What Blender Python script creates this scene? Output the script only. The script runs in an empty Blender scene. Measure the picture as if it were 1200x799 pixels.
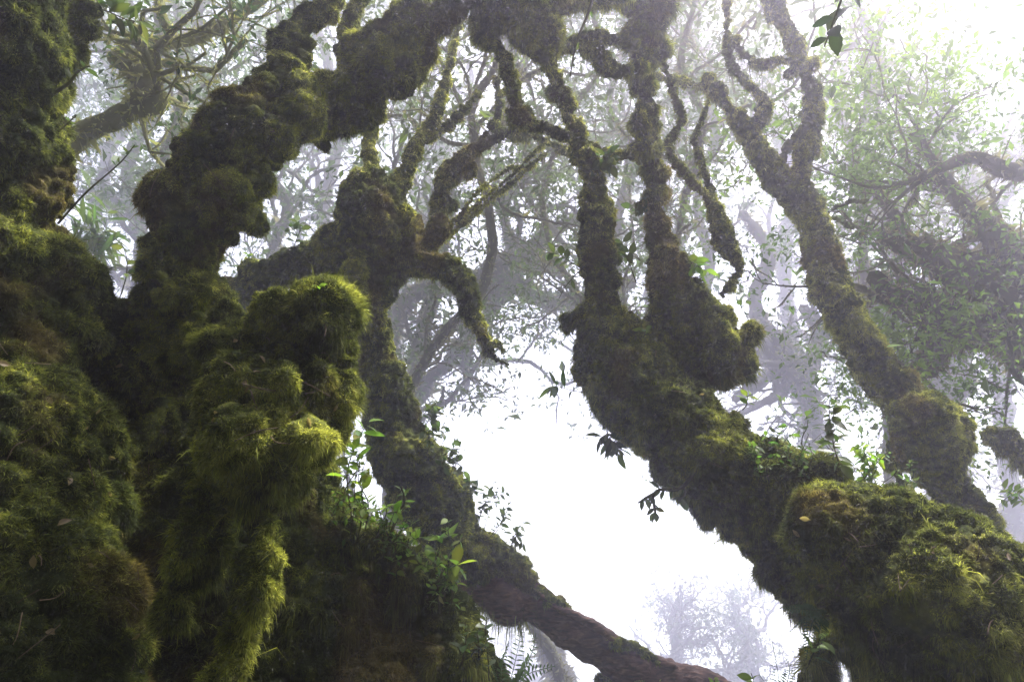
import bpy, math
import numpy as np
from mathutils import Vector
from mathutils.bvhtree import BVHTree

# ------------------------------------------------------------------ setup
sc = bpy.context.scene
COL = sc.collection
PW, PH, F = 1200.0, 799.0, 800.0          # photo size, focal length in photo pixels (24 mm)
PITCH = math.radians(20.0)
CAM = np.array([0.0, 0.0, 1.5])
FWD = np.array([0, math.cos(PITCH), math.sin(PITCH)])
UPV = np.array([0, -math.sin(PITCH), math.cos(PITCH)])
RGT = np.array([1.0, 0, 0])


def P(px, py, d):
    """photo direction + distance along the view axis -> world point"""
    return CAM + d * (FWD + RGT * ((px - PW / 2) / F) + UPV * (-(py - PH / 2) / F))


# ------------------------------------------------------------------ noise
def _h(ix, iy, iz, s):
    h = (ix.astype(np.int64) * 374761393 + iy.astype(np.int64) * 668265263 + iz.astype(np.int64) * 2147483647 + s * 974634777) & 0xFFFFFFFF
    h = ((h ^ (h >> 13)) * 1274126177) & 0xFFFFFFFF
    h = ((h ^ (h >> 16)) * 2246822519) & 0xFFFFFFFF
    h = h ^ (h >> 15)
    return (h & 0xFFFFFF).astype(np.float64) / 0xFFFFFF


def vnoise(p, s=0):
    """value noise 0..1"""
    i = np.floor(p)
    f = p - i
    f = f * f * (3 - 2 * f)
    x, y, z = i[:, 0], i[:, 1], i[:, 2]
    r = 0
    for a in (0, 1):
        wa = f[:, 0] if a else 1 - f[:, 0]
        for b in (0, 1):
            wb = f[:, 1] if b else 1 - f[:, 1]
            for c in (0, 1):
                wc = f[:, 2] if c else 1 - f[:, 2]
                r = r + wa * wb * wc * _h(x + a, y + b, z + c, s)
    return r


def fbm(p, s=0, o=3):
    r, a, t = 0, 1.0, 0
    for k in range(o):
        r = r + a * vnoise(p * 2 ** k + 17.3 * k, s + k)
        t += a
        a *= 0.5
    return r / t


def worley(p, s=0):
    i = np.floor(p)
    best = np.full(len(p), 9.0)
    for a in (-1, 0, 1):
        for b in (-1, 0, 1):
            for c in (-1, 0, 1):
                cx, cy, cz = i[:, 0] + a, i[:, 1] + b, i[:, 2] + c
                d = (cx + _h(cx, cy, cz, s) - p[:, 0]) ** 2 + (cy + _h(cx, cy, cz, s + 1) - p[:, 1]) ** 2 + (cz + _h(cx, cy, cz, s + 2) - p[:, 2]) ** 2
                best = np.minimum(best, d)
    return np.sqrt(best)


def nrm(v):
    return v / np.maximum(np.linalg.norm(v, axis=-1, keepdims=True), 1e-9)


# ------------------------------------------------------------------ materials
def mat(name):
    m = bpy.data.materials.new(name)
    m.use_nodes = True
    m.node_tree.nodes.clear()
    return m, m.node_tree.nodes, m.node_tree.links


def tint_mat(name, transl, rough=0.6, spec=0.2, gain=1.0, bump=0.0, bscale=60.0, tcol=(1.0, 1.0, 0.7)):
    m, N, L = mat(name)
    out = N.new('ShaderNodeOutputMaterial')
    at = N.new('ShaderNodeAttribute')
    at.attribute_name = 'tint'
    b = N.new('ShaderNodeBsdfPrincipled')
    b.inputs['Roughness'].default_value = rough
    b.inputs['Specular IOR Level'].default_value = spec
    col = at.outputs['Color']
    if gain != 1.0:
        g = N.new('ShaderNodeMix')
        g.data_type = 'RGBA'
        g.blend_type = 'MULTIPLY'
        g.inputs[0].default_value = 1
        L.new(col, g.inputs[6])
        g.inputs[7].default_value = (gain, gain, gain, 1)
        col = g.outputs[2]
    L.new(col, b.inputs['Base Color'])
    if bump:
        t = N.new('ShaderNodeTexCoord')
        n = N.new('ShaderNodeTexNoise')
        n.inputs['Scale'].default_value = bscale
        n.inputs['Detail'].default_value = 5
        L.new(t.outputs['Object'], n.inputs['Vector'])
        bp = N.new('ShaderNodeBump')
        bp.inputs['Strength'].default_value = bump
        bp.inputs['Distance'].default_value = 0.02
        L.new(n.outputs['Fac'], bp.inputs['Height'])
        L.new(bp.outputs[0], b.inputs['Normal'])
    if transl > 0:
        tr = N.new('ShaderNodeBsdfTranslucent')
        g2 = N.new('ShaderNodeMix')
        g2.data_type = 'RGBA'
        g2.blend_type = 'MULTIPLY'
        g2.inputs[0].default_value = 1
        L.new(col, g2.inputs[6])
        g2.inputs[7].default_value = (tcol[0], tcol[1], tcol[2], 1)
        L.new(g2.outputs[2], tr.inputs['Color'])
        mx = N.new('ShaderNodeMixShader')
        mx.inputs[0].default_value = transl
        L.new(b.outputs[0], mx.inputs[1])
        L.new(tr.outputs[0], mx.inputs[2])
        L.new(mx.outputs[0], out.inputs['Surface'])
    else:
        L.new(b.outputs[0], out.inputs['Surface'])
    return m


M_CORE = tint_mat('moss_cushion', 0.0, 0.95, 0.05, bump=0.6, bscale=90)
M_FIB = tint_mat('moss_shoots', 0.5, 0.8, 0.1, tcol=(2.1, 2.05, 1.3))
M_LEAF = tint_mat('leaf', 0.5, 0.45, 0.35, tcol=(1.3, 1.5, 0.6))
M_FARLEAF = tint_mat('far_leaf', 0.45, 0.6, 0.2, tcol=(1.2, 1.3, 0.7))
M_WOOD = tint_mat('mossy_wood', 0.0, 0.9, 0.1, bump=0.5, bscale=30)


def bark_mat():
    m, N, L = mat('smooth_red_bark')
    out = N.new('ShaderNodeOutputMaterial')
    b = N.new('ShaderNodeBsdfPrincipled')
    b.inputs['Roughness'].default_value = 0.75
    b.inputs['Specular IOR Level'].default_value = 0.25
    t = N.new('ShaderNodeTexCoord')
    mp = N.new('ShaderNodeMapping')
    mp.inputs['Rotation'].default_value = (0, math.radians(35), 0)
    mp.inputs['Scale'].default_value = (7, 17, 24)
    L.new(t.outputs['Object'], mp.inputs['Vector'])
    n = N.new('ShaderNodeTexNoise')
    n.inputs['Scale'].default_value = 2.2
    n.inputs['Detail'].default_value = 10
    n.inputs['Distortion'].default_value = 0.6
    L.new(mp.outputs[0], n.inputs['Vector'])
    r = N.new('ShaderNodeValToRGB')
    r.color_ramp.elements[0].position = 0.3
    r.color_ramp.elements[0].color = (0.022, 0.015, 0.013, 1)
    r.color_ramp.elements[1].position = 0.72
    r.color_ramp.elements[1].color = (0.19, 0.115, 0.085, 1)
    e = r.color_ramp.elements.new(0.52)
    e.color = (0.085, 0.045, 0.034, 1)
    L.new(n.outputs['Fac'], r.inputs[0])
    L.new(r.outputs[0], b.inputs['Base Color'])
    bp = N.new('ShaderNodeBump')
    bp.inputs['Strength'].default_value = 0.7
    bp.inputs['Distance'].default_value = 0.02
    L.new(n.outputs['Fac'], bp.inputs['Height'])
    L.new(bp.outputs[0], b.inputs['Normal'])
    L.new(b.outputs[0], out.inputs['Surface'])
    return m


M_BARK = bark_mat()


def soil_mat():
    m, N, L = mat('forest_soil')
    out = N.new('ShaderNodeOutputMaterial')
    b = N.new('ShaderNodeBsdfPrincipled')
    b.inputs['Roughness'].default_value = 0.95
    t = N.new('ShaderNodeTexCoord')
    n = N.new('ShaderNodeTexNoise')
    n.inputs['Scale'].default_value = 1.7
    n.inputs['Detail'].default_value = 9
    L.new(t.outputs['Object'], n.inputs['Vector'])
    r = N.new('ShaderNodeValToRGB')
    r.color_ramp.elements[0].position = 0.35
    r.color_ramp.elements[0].color = (0.03, 0.022, 0.014, 1)
    r.color_ramp.elements[1].position = 0.65
    r.color_ramp.elements[1].color = (0.05, 0.07, 0.02, 1)
    L.new(n.outputs['Fac'], r.inputs[0])
    L.new(r.outputs[0], b.inputs['Base Color'])
    L.new(b.outputs[0], out.inputs['Surface'])
    return m


# ------------------------------------------------------------------ object helpers
def thing(name, label, cat, base, group=None):
    o = bpy.data.objects.new(name, None)
    o.empty_display_size = 0.1
    COL.objects.link(o)
    o.location = Vector([float(x) for x in base])
    o['label'] = label
    o['category'] = cat
    if group:
        o['group'] = group
    o['_base'] = [float(x) for x in base]
    return o


def link(name, me, parent=None, mats=()):
    o = bpy.data.objects.new(name, me)
    for m in mats:
        me.materials.append(m)
    COL.objects.link(o)
    if parent is not None:
        o.parent = parent
    return o


def root_base(o):
    b = np.zeros(3)
    while o is not None:
        b = b + np.array(o.location)
        o = o.parent
    return b


def build(name, V, polys, tint=None, midx=None, smooth=None, mats=(), parent=None):
    """V: n x 3 world verts. polys: list of int arrays (m x k). One mesh object."""
    if parent is not None:
        V = V - root_base(parent)
    me = bpy.data.meshes.new(name)
    nl = sum(p.size for p in polys)
    npoly = sum(len(p) for p in polys)
    me.vertices.add(len(V))
    me.vertices.foreach_set('co', np.ascontiguousarray(V, dtype=np.float32).ravel())
    me.loops.add(nl)
    me.loops.foreach_set('vertex_index', np.concatenate([p.ravel() for p in polys]).astype(np.int32))
    me.polygons.add(npoly)
    tot = np.concatenate([np.full(len(p), p.shape[1]) for p in polys])
    st = np.concatenate([[0], np.cumsum(tot)[:-1]]).astype(np.int32)
    me.polygons.foreach_set('loop_start', st)
    if midx is not None:
        me.polygons.foreach_set('material_index', np.asarray(midx, dtype=np.int32))
    if smooth is None:
        smooth = np.ones(npoly, dtype=bool)
    me.polygons.foreach_set('use_smooth', smooth)
    me.update(calc_edges=True)
    if tint is not None:
        a = me.attributes.new('tint', 'FLOAT_COLOR', 'POINT')
        c = np.ones((len(V), 4), dtype=np.float32)
        c[:, :3] = tint
        a.data.foreach_set('color', c.ravel())
    return link(name, me, parent, mats)


# ------------------------------------------------------------------ tubes
def spline(nodes, step):
    """nodes n x 4 (xyz r) -> resampled Catmull-Rom n x 4"""
    A = np.asarray(nodes, float)
    if len(A) < 2:
        return A
    E = np.vstack([2 * A[0] - A[1], A, 2 * A[-1] - A[-2]])
    out = []
    for i in range(1, len(E) - 2):
        p0, p1, p2, p3 = E[i - 1], E[i], E[i + 1], E[i + 2]
        k = max(2, int(np.linalg.norm(p2[:3] - p1[:3]) / step))
        t = np.linspace(0, 1, k, endpoint=False)[:, None]
        out.append(0.5 * ((2 * p1) + (-p0 + p2) * t + (2 * p0 - 5 * p1 + 4 * p2 - p3) * t * t + (-p0 + 3 * p1 - 3 * p2 + p3) * t ** 3))
    out.append(E[-2][None])
    S = np.vstack(out)
    S[:, 3] = np.maximum(S[:, 3], 0.0015)
    return S


def tube(S, sides, cap=True, flat=1.0):
    """S n x 4 -> verts, quads, tris"""
    p, r = S[:, :3], S[:, 3]
    t = nrm(np.gradient(p, axis=0))
    n = len(p)
    ref = np.array([0.0, 0, 1]) if abs(t[0, 2]) < 0.9 else np.array([1.0, 0, 0])
    u = np.zeros_like(p)
    cur = ref
    for i in range(n):
        cur = cur - t[i] * np.dot(cur, t[i])
        cur = cur / max(np.linalg.norm(cur), 1e-9)
        u[i] = cur
    v = np.cross(t, u)
    a = np.linspace(0, 2 * np.pi, sides, endpoint=False)
    V = p[:, None] + r[:, None, None] * (np.cos(a)[None, :, None] * u[:, None] + np.sin(a)[None, :, None] * v[:, None])
    V = V.reshape(-1, 3)
    i = np.arange(n - 1)[:, None] * sides
    j = np.arange(sides)[None]
    j2 = (j + 1) % sides
    Q = np.stack([i + j, i + j2, i + sides + j2, i + sides + j], -1).reshape(-1, 4)
    T = np.zeros((0, 3), int)
    if cap:
        V = np.vstack([V, p[0] - t[0] * r[0] * 0.6, p[-1] + t[-1] * r[-1] * 0.6])
        k = np.arange(sides)
        k2 = (k + 1) % sides
        c0, c1 = n * sides, n * sides + 1
        T = np.vstack([np.stack([np.full(sides, c0), k2, k], -1), np.stack([np.full(sides, c1), (n - 1) * sides + k, (n - 1) * sides + k2], -1)])
    return V, Q, T


def sphere(c, R, seg=20, rings=12):
    """ellipsoid; R = (r_right, r_depth, r_up) or scalar"""
    R = np.ones(3) * R
    th = np.linspace(0, np.pi, rings + 1)[1:-1]
    ph = np.linspace(0, 2 * np.pi, seg, endpoint=False)
    d = np.stack([np.sin(th)[:, None] * np.cos(ph), np.sin(th)[:, None] * np.sin(ph), np.cos(th)[:, None] * np.ones_like(ph)], -1).reshape(-1, 3)
    V = np.vstack([d, [[0, 0, 1], [0, 0, -1]]]) * R + c
    m = rings - 1
    i = np.arange(m - 1)[:, None] * seg
    j = np.arange(seg)[None]
    j2 = (j + 1) % seg
    Q = np.stack([i + j, i + seg + j, i + seg + j2, i + j2], -1).reshape(-1, 4)
    k = np.arange(seg)
    k2 = (k + 1) % seg
    T = np.vstack([np.stack([np.full(seg, m * seg), k, k2], -1), np.stack([np.full(seg, m * seg + 1), (m - 1) * seg + k2, (m - 1) * seg + k], -1)])
    return V, Q, T


def join(ms):
    V, Q, T, o = [], [], [], 0
    for v, q, t in ms:
        V.append(v)
        Q.append(q + o)
        T.append(t + o)
        o += len(v)
    return np.vstack(V), np.vstack(Q), np.vstack(T)


def px_nodes(L):
    """[(px,py,depth,r_px)...] -> n x 4 world"""
    return np.array([np.append(P(a, b, d), r * d / F) for a, b, d, r in L])


# ------------------------------------------------------------------ moss-covered solids
MOSS = np.array([[0.024, 0.032, 0.010], [0.080, 0.094, 0.022], [0.215, 0.23, 0.050], [0.095, 0.072, 0.024]])
SURF = {}      # name -> BVH for resting plants on


def moss_tint(p, rng, jitter=0.25, bias=0.0, brown=0.0):
    a = fbm(p / 0.22, 11) + bias
    b = fbm(p / 0.035, 23, 3)
    w = np.clip((0.5 * a + 0.5 * b - 0.34) / 0.32, 0, 1)[:, None]
    c = np.where(w < 0.5, MOSS[0] + (MOSS[1] - MOSS[0]) * w * 2, MOSS[1] + (MOSS[2] - MOSS[1]) * (w * 2 - 1))
    br = np.clip((fbm(p / 0.30 + 40, 31) - 0.60 + brown) / 0.16, 0, 1)[:, None] * 0.75
    c = c * (1 - br) + MOSS[3] * br * (0.6 + 0.8 * b[:, None])
    j = np.exp(rng.normal(0, jitter, (len(p), 1)))
    return np.clip(c * j, 0.004, 0.5)


def mossy(name, tubes, blobs, parent, voxel=0.012, seed=1, big=0.05, cush=0.045, cs=0.13, fine=0.015, dens=60000, flen=0.011,
          fwid=0.003, hang=0.25, bias=0.0, brown=0.0, key=None, nofib=False, core_mat=None, smooth_it=4, droop=0.18, longfrac=0.05, mask=None):
    rng = np.random.default_rng(seed)
    ms = []
    off = cush * 0.7 + big * 0.2 + fine * 0.7 + (0.0 if nofib else flen * 0.7)
    for t in tubes:
        S = spline(px_nodes(t), 0.03)
        S[:, 3] = np.maximum(S[:, 3] - off, S[:, 3] * 0.4)
        S[:, 3] *= 1 + 0.25 * (vnoise(S[:, :3] / 0.12 + seed, seed) - 0.5)
        S[:, :3] += (np.stack([vnoise(S[:, :3] / 0.2 + k * 9.1, seed + k) for k in range(3)], -1) - 0.5) * S[:, 3:4] * 0.7
        ms.append(tube(S, 18))
    for b in blobs:
        px, py, d = b[:3]
        R = np.array(b[3:]) * d / F
        if len(R) == 1:
            R = np.repeat(R, 3)
        elif len(R) == 2:
            R = np.array([R[0], min(R), R[1]])
        R = np.maximum(R - off, R * 0.5)
        ms.append(sphere(P(px, py, d), R))
    V, Q, T = join(ms)
    tmp = bpy.data.meshes.new('tmp')
    tmp.from_pydata(V.tolist(), [], Q.tolist() + T.tolist())
    to = bpy.data.objects.new('tmp', tmp)
    COL.objects.link(to)
    md = to.modifiers.new('r', 'REMESH')
    md.mode = 'VOXEL'
    md.voxel_size = voxel
    s = to.modifiers.new('s', 'SMOOTH')
    s.iterations = smooth_it
    s.factor = 0.6
    dg = bpy.context.evaluated_depsgraph_get()
    ev = to.evaluated_get(dg)
    me = bpy.data.meshes.new_from_object(ev)
    bpy.data.objects.remove(to)
    bpy.data.meshes.remove(tmp)
    n = len(me.vertices)
    V = np.empty(n * 3, np.float32)
    me.vertices.foreach_get('co', V)
    V = V.reshape(-1, 3).astype(float)

    def normals():
        N = np.empty(n * 3, np.float32)
        me.vertex_normals.foreach_get('vector', N)
        return N.reshape(-1, 3).astype(float)
    N = normals()
    st = np.array([1, 1, 1.35])
    wob = (np.stack([vnoise(V / 0.09 + 5.5 * k, seed + 60 + k) + 0.6 * vnoise(V / 0.035 + 5.5 * k, seed + 160 + k) for k in range(3)], -1) - 0.8)
    d = big * 2 * (fbm(V / 0.24, seed + 3, 2) - 0.5)
    w = worley(V * st / cs + wob * 0.7, seed + 5)
    amp = 0.25 + 1.5 * vnoise(V / 0.22, seed + 9)
    d += cush * amp * (1 - (w / 0.75) ** 2)
    V2 = V + N * d[:, None]
    me.vertices.foreach_set('co', V2.astype(np.float32).ravel())
    me.update()
    N = normals()
    w2 = worley(V2 * st / (cs * 0.33) + wob * 0.5, seed + 8)
    d2 = fine * (1 - (w2 / 0.7) ** 2) * 1.3 + fine * 1.2 * (fbm(V2 / 0.02, seed + 12, 2) - 0.5)
    V2 = V2 + N * d2[:, None]
    me.vertices.foreach_set('co', V2.astype(np.float32).ravel())
    me.update()
    N = normals()
    me.calc_loop_triangles()
    nt = len(me.loop_triangles)
    TR = np.empty(nt * 3, np.int32)
    me.loop_triangles.foreach_get('vertices', TR)
    TR = TR.reshape(-1, 3)
    lv = np.empty(len(me.loops), np.int32)
    me.loops.foreach_get('vertex_index', lv)
    ls = np.empty(len(me.polygons), np.int32)
    me.polygons.foreach_get('loop_start', ls)
    lt = np.empty(len(me.polygons), np.int32)
    me.polygons.foreach_get('loop_total', lt)
    quads = lv[ls[lt == 4][:, None] + np.arange(4)]
    tris = lv[ls[lt == 3][:, None] + np.arange(3)] if (lt == 3).any() else np.zeros((0, 3), np.int32)
    bpy.data.meshes.remove(me)
    if key:
        SURF[key] = BVHTree.FromPolygons([Vector(v) for v in V2], TR.tolist())
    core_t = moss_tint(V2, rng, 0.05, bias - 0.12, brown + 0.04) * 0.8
    if nofib:
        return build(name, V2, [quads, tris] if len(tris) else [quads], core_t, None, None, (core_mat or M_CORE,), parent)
    # shoots
    A, B, C = V2[TR[:, 0]], V2[TR[:, 1]], V2[TR[:, 2]]
    ar = np.linalg.norm(np.cross(B - A, C - A), axis=1) / 2
    cen = (A + B + C) / 3
    nn = nrm(np.cross(B - A, C - A))
    view = nrm(CAM - cen)
    fac = np.where((nn * view).sum(1) > -0.45, 1.0, 0.18)
    pat = 0.45 + 1.1 * fbm(cen / 0.10, seed + 40, 2)
    wgt = ar * fac * pat
    if mask is not None:
        wgt = wgt * mask(cen)
    cnt = int(dens * (ar * fac).sum())
    cdf = np.cumsum(wgt)
    idx = np.minimum(np.searchsorted(cdf, rng.random(cnt) * cdf[-1]), nt - 1)
    u, v = rng.random(cnt), rng.random(cnt)
    fl = u + v > 1
    u[fl], v[fl] = 1 - u[fl], 1 - v[fl]
    p = A[idx] + (B - A)[idx] * u[:, None] + (C - A)[idx] * v[:, None]
    nr = nrm(N[TR[idx, 0]] * (1 - u - v)[:, None] + N[TR[idx, 1]] * u[:, None] + N[TR[idx, 2]] * v[:, None])
    cl = np.stack([vnoise(p / 0.035 + 3.1 * k, seed + 70 + k) for k in range(3)], -1) - 0.5
    dr = nr + cl * 1.5 + rng.normal(0, 0.5, (cnt, 3))
    dr[:, 2] -= droop
    dr = nrm(dr)
    ln = flen * np.exp(rng.normal(0, 0.35, cnt)) * (0.6 + 0.8 * vnoise(p / 0.08, seed + 50))
    lo = (rng.random(cnt) < longfrac)
    ln[lo] *= 1.9
    under = np.clip(-nr[:, 2] + 0.25, 0, 1) * hang * 2.2 * np.clip((vnoise(p / 0.06 + 8, seed + 55) - 0.35) * 3, 0, 1)
    ln *= 1 + under * 1.3
    wf = w[TR[idx, 0]] * (1 - u - v) + w[TR[idx, 1]] * u + w[TR[idx, 2]] * v
    ln *= np.clip(0.2 + (0.85 - wf) * 1.9, 0.22, 1.25)
    g = np.array([0, 0, -1.0])
    d2 = nrm(dr + g * (0.5 * droop + 0.3 + under[:, None] * 1.6) + rng.normal(0, 0.2, (cnt, 3)))
    side = nrm(np.cross(dr, rng.normal(0, 1, (cnt, 3))))
    wd = fwid * (0.6 + 0.8 * rng.random(cnt))[:, None]
    p0 = p - nr * 0.004
    mid = p0 + dr * (ln * 0.55)[:, None]
    tip = mid + d2 * (ln * 0.5)[:, None]
    FV = np.stack([p0 - side * wd * 0.5, p0 + side * wd * 0.5, mid + side * wd * 0.45, mid - side * wd * 0.45, tip], 1).reshape(-1, 3)
    o = len(V2) + np.arange(cnt)[:, None] * 5
    FQ = o + np.array([[0, 1, 2, 3]])
    FT = o + np.array([[3, 2, 4]])
    ft = moss_tint(p, rng, 0.30, bias, brown)
    FC = np.repeat(ft, 5, 0)
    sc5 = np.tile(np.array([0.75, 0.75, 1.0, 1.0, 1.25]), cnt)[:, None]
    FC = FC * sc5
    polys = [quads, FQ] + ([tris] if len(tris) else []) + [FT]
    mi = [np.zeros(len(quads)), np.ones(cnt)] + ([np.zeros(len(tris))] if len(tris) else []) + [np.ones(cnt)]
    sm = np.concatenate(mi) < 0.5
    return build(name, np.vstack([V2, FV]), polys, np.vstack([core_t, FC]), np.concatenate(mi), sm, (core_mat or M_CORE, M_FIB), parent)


# ------------------------------------------------------------------ leaves and plants
def leaves_flat(p, t, nvec, ln, wd, fold=0.12):
    """simple 4-vertex folded leaves: arrays -> V, tris"""
    b = nrm(np.cross(t, nvec))
    up = nrm(np.cross(b, t))
    m = p + t * (ln * 0.5)[:, None]
    V = np.stack([p, m + b * (wd * 0.5)[:, None] + up * (ln * fold)[:, None], p + t * ln[:, None] - up * (ln * 0.08)[:, None],
                  m - b * (wd * 0.5)[:, None] + up * (ln * fold)[:, None]], 1).reshape(-1, 3)
    o = np.arange(len(p))[:, None] * 4
    T = np.vstack([o + np.array([[0, 1, 2]]), o + np.array([[0, 2, 3]])])
    return V, T


PROF = [(0.0, 0.03), (0.12, 0.30), (0.3, 0.82), (0.5, 1.0), (0.7, 0.82), (0.87, 0.42), (1.0, 0.0)]


def leaf_full(p, t, nvec, ln, wd, curl=0.25, fold=0.10):
    """one detailed leaf -> V (21), quads"""
    b = np.cross(t, nvec)
    b = b / max(np.linalg.norm(b), 1e-9)
    up = np.cross(b, t)
    V = []
    for s, w in PROF:
        c = p + t * ln * s - up * ln * curl * s * s
        V += [c + b * wd * 0.5 * w + up * wd * fold * w, c, c - b * wd * 0.5 * w + up * wd * fold * w]
    Q = []
    for i in range(len(PROF) - 1):
        a = i * 3
        Q += [[a, a + 1, a + 4, a + 3], [a + 1, a + 2, a + 5, a + 4]]
    return np.array(V), np.array(Q)


LEAFC = np.array([0.055, 0.11, 0.022])


def leafy(name, L, parent, rng, col=LEAFC, jit=0.25, mats=None):
    """L: list of (p,t,n,len,wid,curl) -> one mesh of leaves"""
    Vs, Qs, Cs, o = [], [], [], 0
    for (p, t, n_, ln, wd, cu) in L:
        v, q = leaf_full(p, t, n_, ln, wd, cu)
        Vs.append(v)
        Qs.append(q + o)
        c = np.clip(col * np.exp(rng.normal(0, jit)) * np.array([np.exp(rng.normal(0, 0.15)), 1, 1]), 0.004, 0.6)
        cc = np.repeat(c[None], len(v), 0)
        cc[1::3] *= 1.25
        Cs.append(cc)
        o += len(v)
    return build(name, np.vstack(Vs), [np.vstack(Qs)], np.vstack(Cs), None, None, mats or (M_LEAF,), parent)


def stem_mesh(name, Ss, parent, col=(0.05, 0.05, 0.02), sides=6):
    V, Q, T = join([tube(s, sides) for s in Ss])
    rng = np.random.default_rng(len(V))
    c = np.array(col) * np.exp(rng.normal(0, 0.15, (len(V), 1)))
    return build(name, V, [Q, T], c, None, None, (M_WOOD,), parent)


def sprig(label, base, tip, n=9, ln=0.06, wd=0.028, seed=1, name='seedling', cat='seedling', group=None, col=LEAFC, whorl=False, bare=0.35, r=0.0025, bend=0.15, branches=0):
    """small plant: curved stem and leaves alternating (or whorled at the tip)"""
    rng = np.random.default_rng(seed)
    base, tip = np.asarray(base, float), np.asarray(tip, float)
    H = np.linalg.norm(tip - base)
    ax = (tip - base) / H
    root = thing(name, label, cat, base, group)
    sd = np.cross(ax, rng.normal(0, 1, 3))
    sd /= np.linalg.norm(sd)
    pts = [base, base + ax * H * 0.4 + sd * H * bend * rng.random(), base + ax * H * 0.75 + sd * H * bend * rng.normal(0, 0.7), tip]
    S = spline(np.array([np.append(q, r * (1.5 - k * 0.3)) for k, q in enumerate(pts)]), 0.02)
    Ss = [S]
    for k in range(branches):
        i = rng.integers(len(S) // 3, len(S) - 2)
        dr = nrm(ax * 0.5 + rng.normal(0, 0.7, 3))
        e = S[i, :3] + dr * H * rng.uniform(0.25, 0.45)
        Ss.append(spline(np.array([np.append(S[i, :3], r), np.append((S[i, :3] + e) / 2 + rng.normal(0, 0.01, 3), r * 0.8), np.append(e, r * 0.5)]), 0.02))
    L = []
    for s in Ss:
        m = len(s)
        k = n if s is S else max(3, n // 2)
        for j in range(k):
            f = bare + (1 - bare) * (j + 0.5) / k if not whorl else (1.0 if j < k * 0.7 else rng.uniform(bare, 1))
            i = min(int(f * (m - 1)), m - 1)
            p = s[i, :3]
            tg = nrm(s[min(i + 1, m - 1), :3] - s[max(i - 1, 0), :3])
            o1 = nrm(np.cross(tg, [0.3, 0.2, 1]))
            o2 = np.cross(tg, o1)
            a = j * 2.4 + rng.normal(0, 0.3)
            t = nrm(o1 * math.cos(a) + o2 * math.sin(a) + tg * 0.5 + np.array([0, 0, -0.1]))
            sz = ln * rng.uniform(0.65, 1.2)
            L.append((p, t, nrm(np.array([0, 0, 1]) + rng.normal(0, 0.45, 3)), sz, wd * sz / ln, rng.uniform(0.05, 0.4)))
    stem_mesh('stem', Ss, root)
    leafy('foliage', L, root, rng, np.asarray(col))
    return root


def fern(label, base, fronds, seed=1, ln=0.25, pl=0.05, npair=14, col=(0.045, 0.09, 0.02), name='fern'):
    """fronds: list of tip points"""
    rng = np.random.default_rng(seed)
    root = thing(name, label, 'fern', base)
    for tip in fronds:
        base = np.asarray(base, float)
        tip = np.asarray(tip, float)
        H = np.linalg.norm(tip - base)
        mid = (base + tip) / 2 + np.array([0, 0, 0.12 * H]) + rng.normal(0, 0.02, 3)
        S = spline(np.array([np.append(base, 0.003), np.append(mid, 0.002), np.append(tip, 0.001)]), H / (npair * 1.3))
        V, Q, T = tube(S, 5)
        L = []
        m = len(S)
        nv = nrm(np.array([0, -0.6, 1]) + rng.normal(0, 0.3, 3))
        for i in range(int(m * 0.2), m):
            f = i / (m - 1)
            tg = nrm(S[min(i + 1, m - 1), :3] - S[max(i - 1, 0), :3])
            sdv = nrm(np.cross(tg, nv))
            for sg in (-1, 1):
                l_ = pl * (1.05 - f) ** 0.7 * rng.uniform(0.85, 1.1) * min(1, 0.5 + f * 3)
                L.append((S[i, :3], nrm(sdv * sg + tg * 0.35 + rng.normal(0, 0.05, 3)), nv, l_, l_ * 0.26, 0.15))
        o = 0
        Vs, Qs = [V], [Q]
        o = len(V)
        for (p, t, n_, l_, w_, cu) in L:
            v, q = leaf_full(p, t, n_, l_, w_, cu)
            Vs.append(v)
            Qs.append(q + o)
            o += len(v)
        VV = np.vstack(Vs)
        c = np.array(col) * np.exp(rng.normal(0, 0.12, (len(VV), 1)))
        build('frond', VV, [np.vstack(Qs), T], c, None, None, (M_LEAF,), root)
    return root


# ------------------------------------------------------------------ background trees
def grow(rng, p, d, L, r, lvl, out, tips, up=0.06, wig=0.26, kids=(3, 5)):
    st = 0.16 if L < 3 else 0.22
    n = max(4, int(L / st))
    pts = [p]
    for k in range(n):
        d = nrm(d + rng.normal(0, wig, 3) + np.array([0, 0, up]))
        pts.append(pts[-1] + d * L / n)
    pts = np.array(pts)
    rr = np.linspace(r, r * 0.4, n + 1) * (1 + 0.35 * (rng.random(n + 1) - 0.5))
    out.append(np.column_stack([pts, rr]))
    if lvl == 0:
        tips.append(pts)
        return
    for k in range(rng.integers(kids[0], kids[1] + 1)):
        i = rng.integers(int(n * 0.3), n + 1)
        dd = nrm(nrm(pts[min(i + 1, n)] - pts[max(i - 1, 0)]) * 0.6 + rng.normal(0, 0.75, 3))
        grow(rng, pts[i], dd, L * rng.uniform(0.45, 0.75), rr[i] * 0.62, lvl - 1, out, tips, up, wig, kids)


WOODC = np.array([0.085, 0.085, 0.042])


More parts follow.
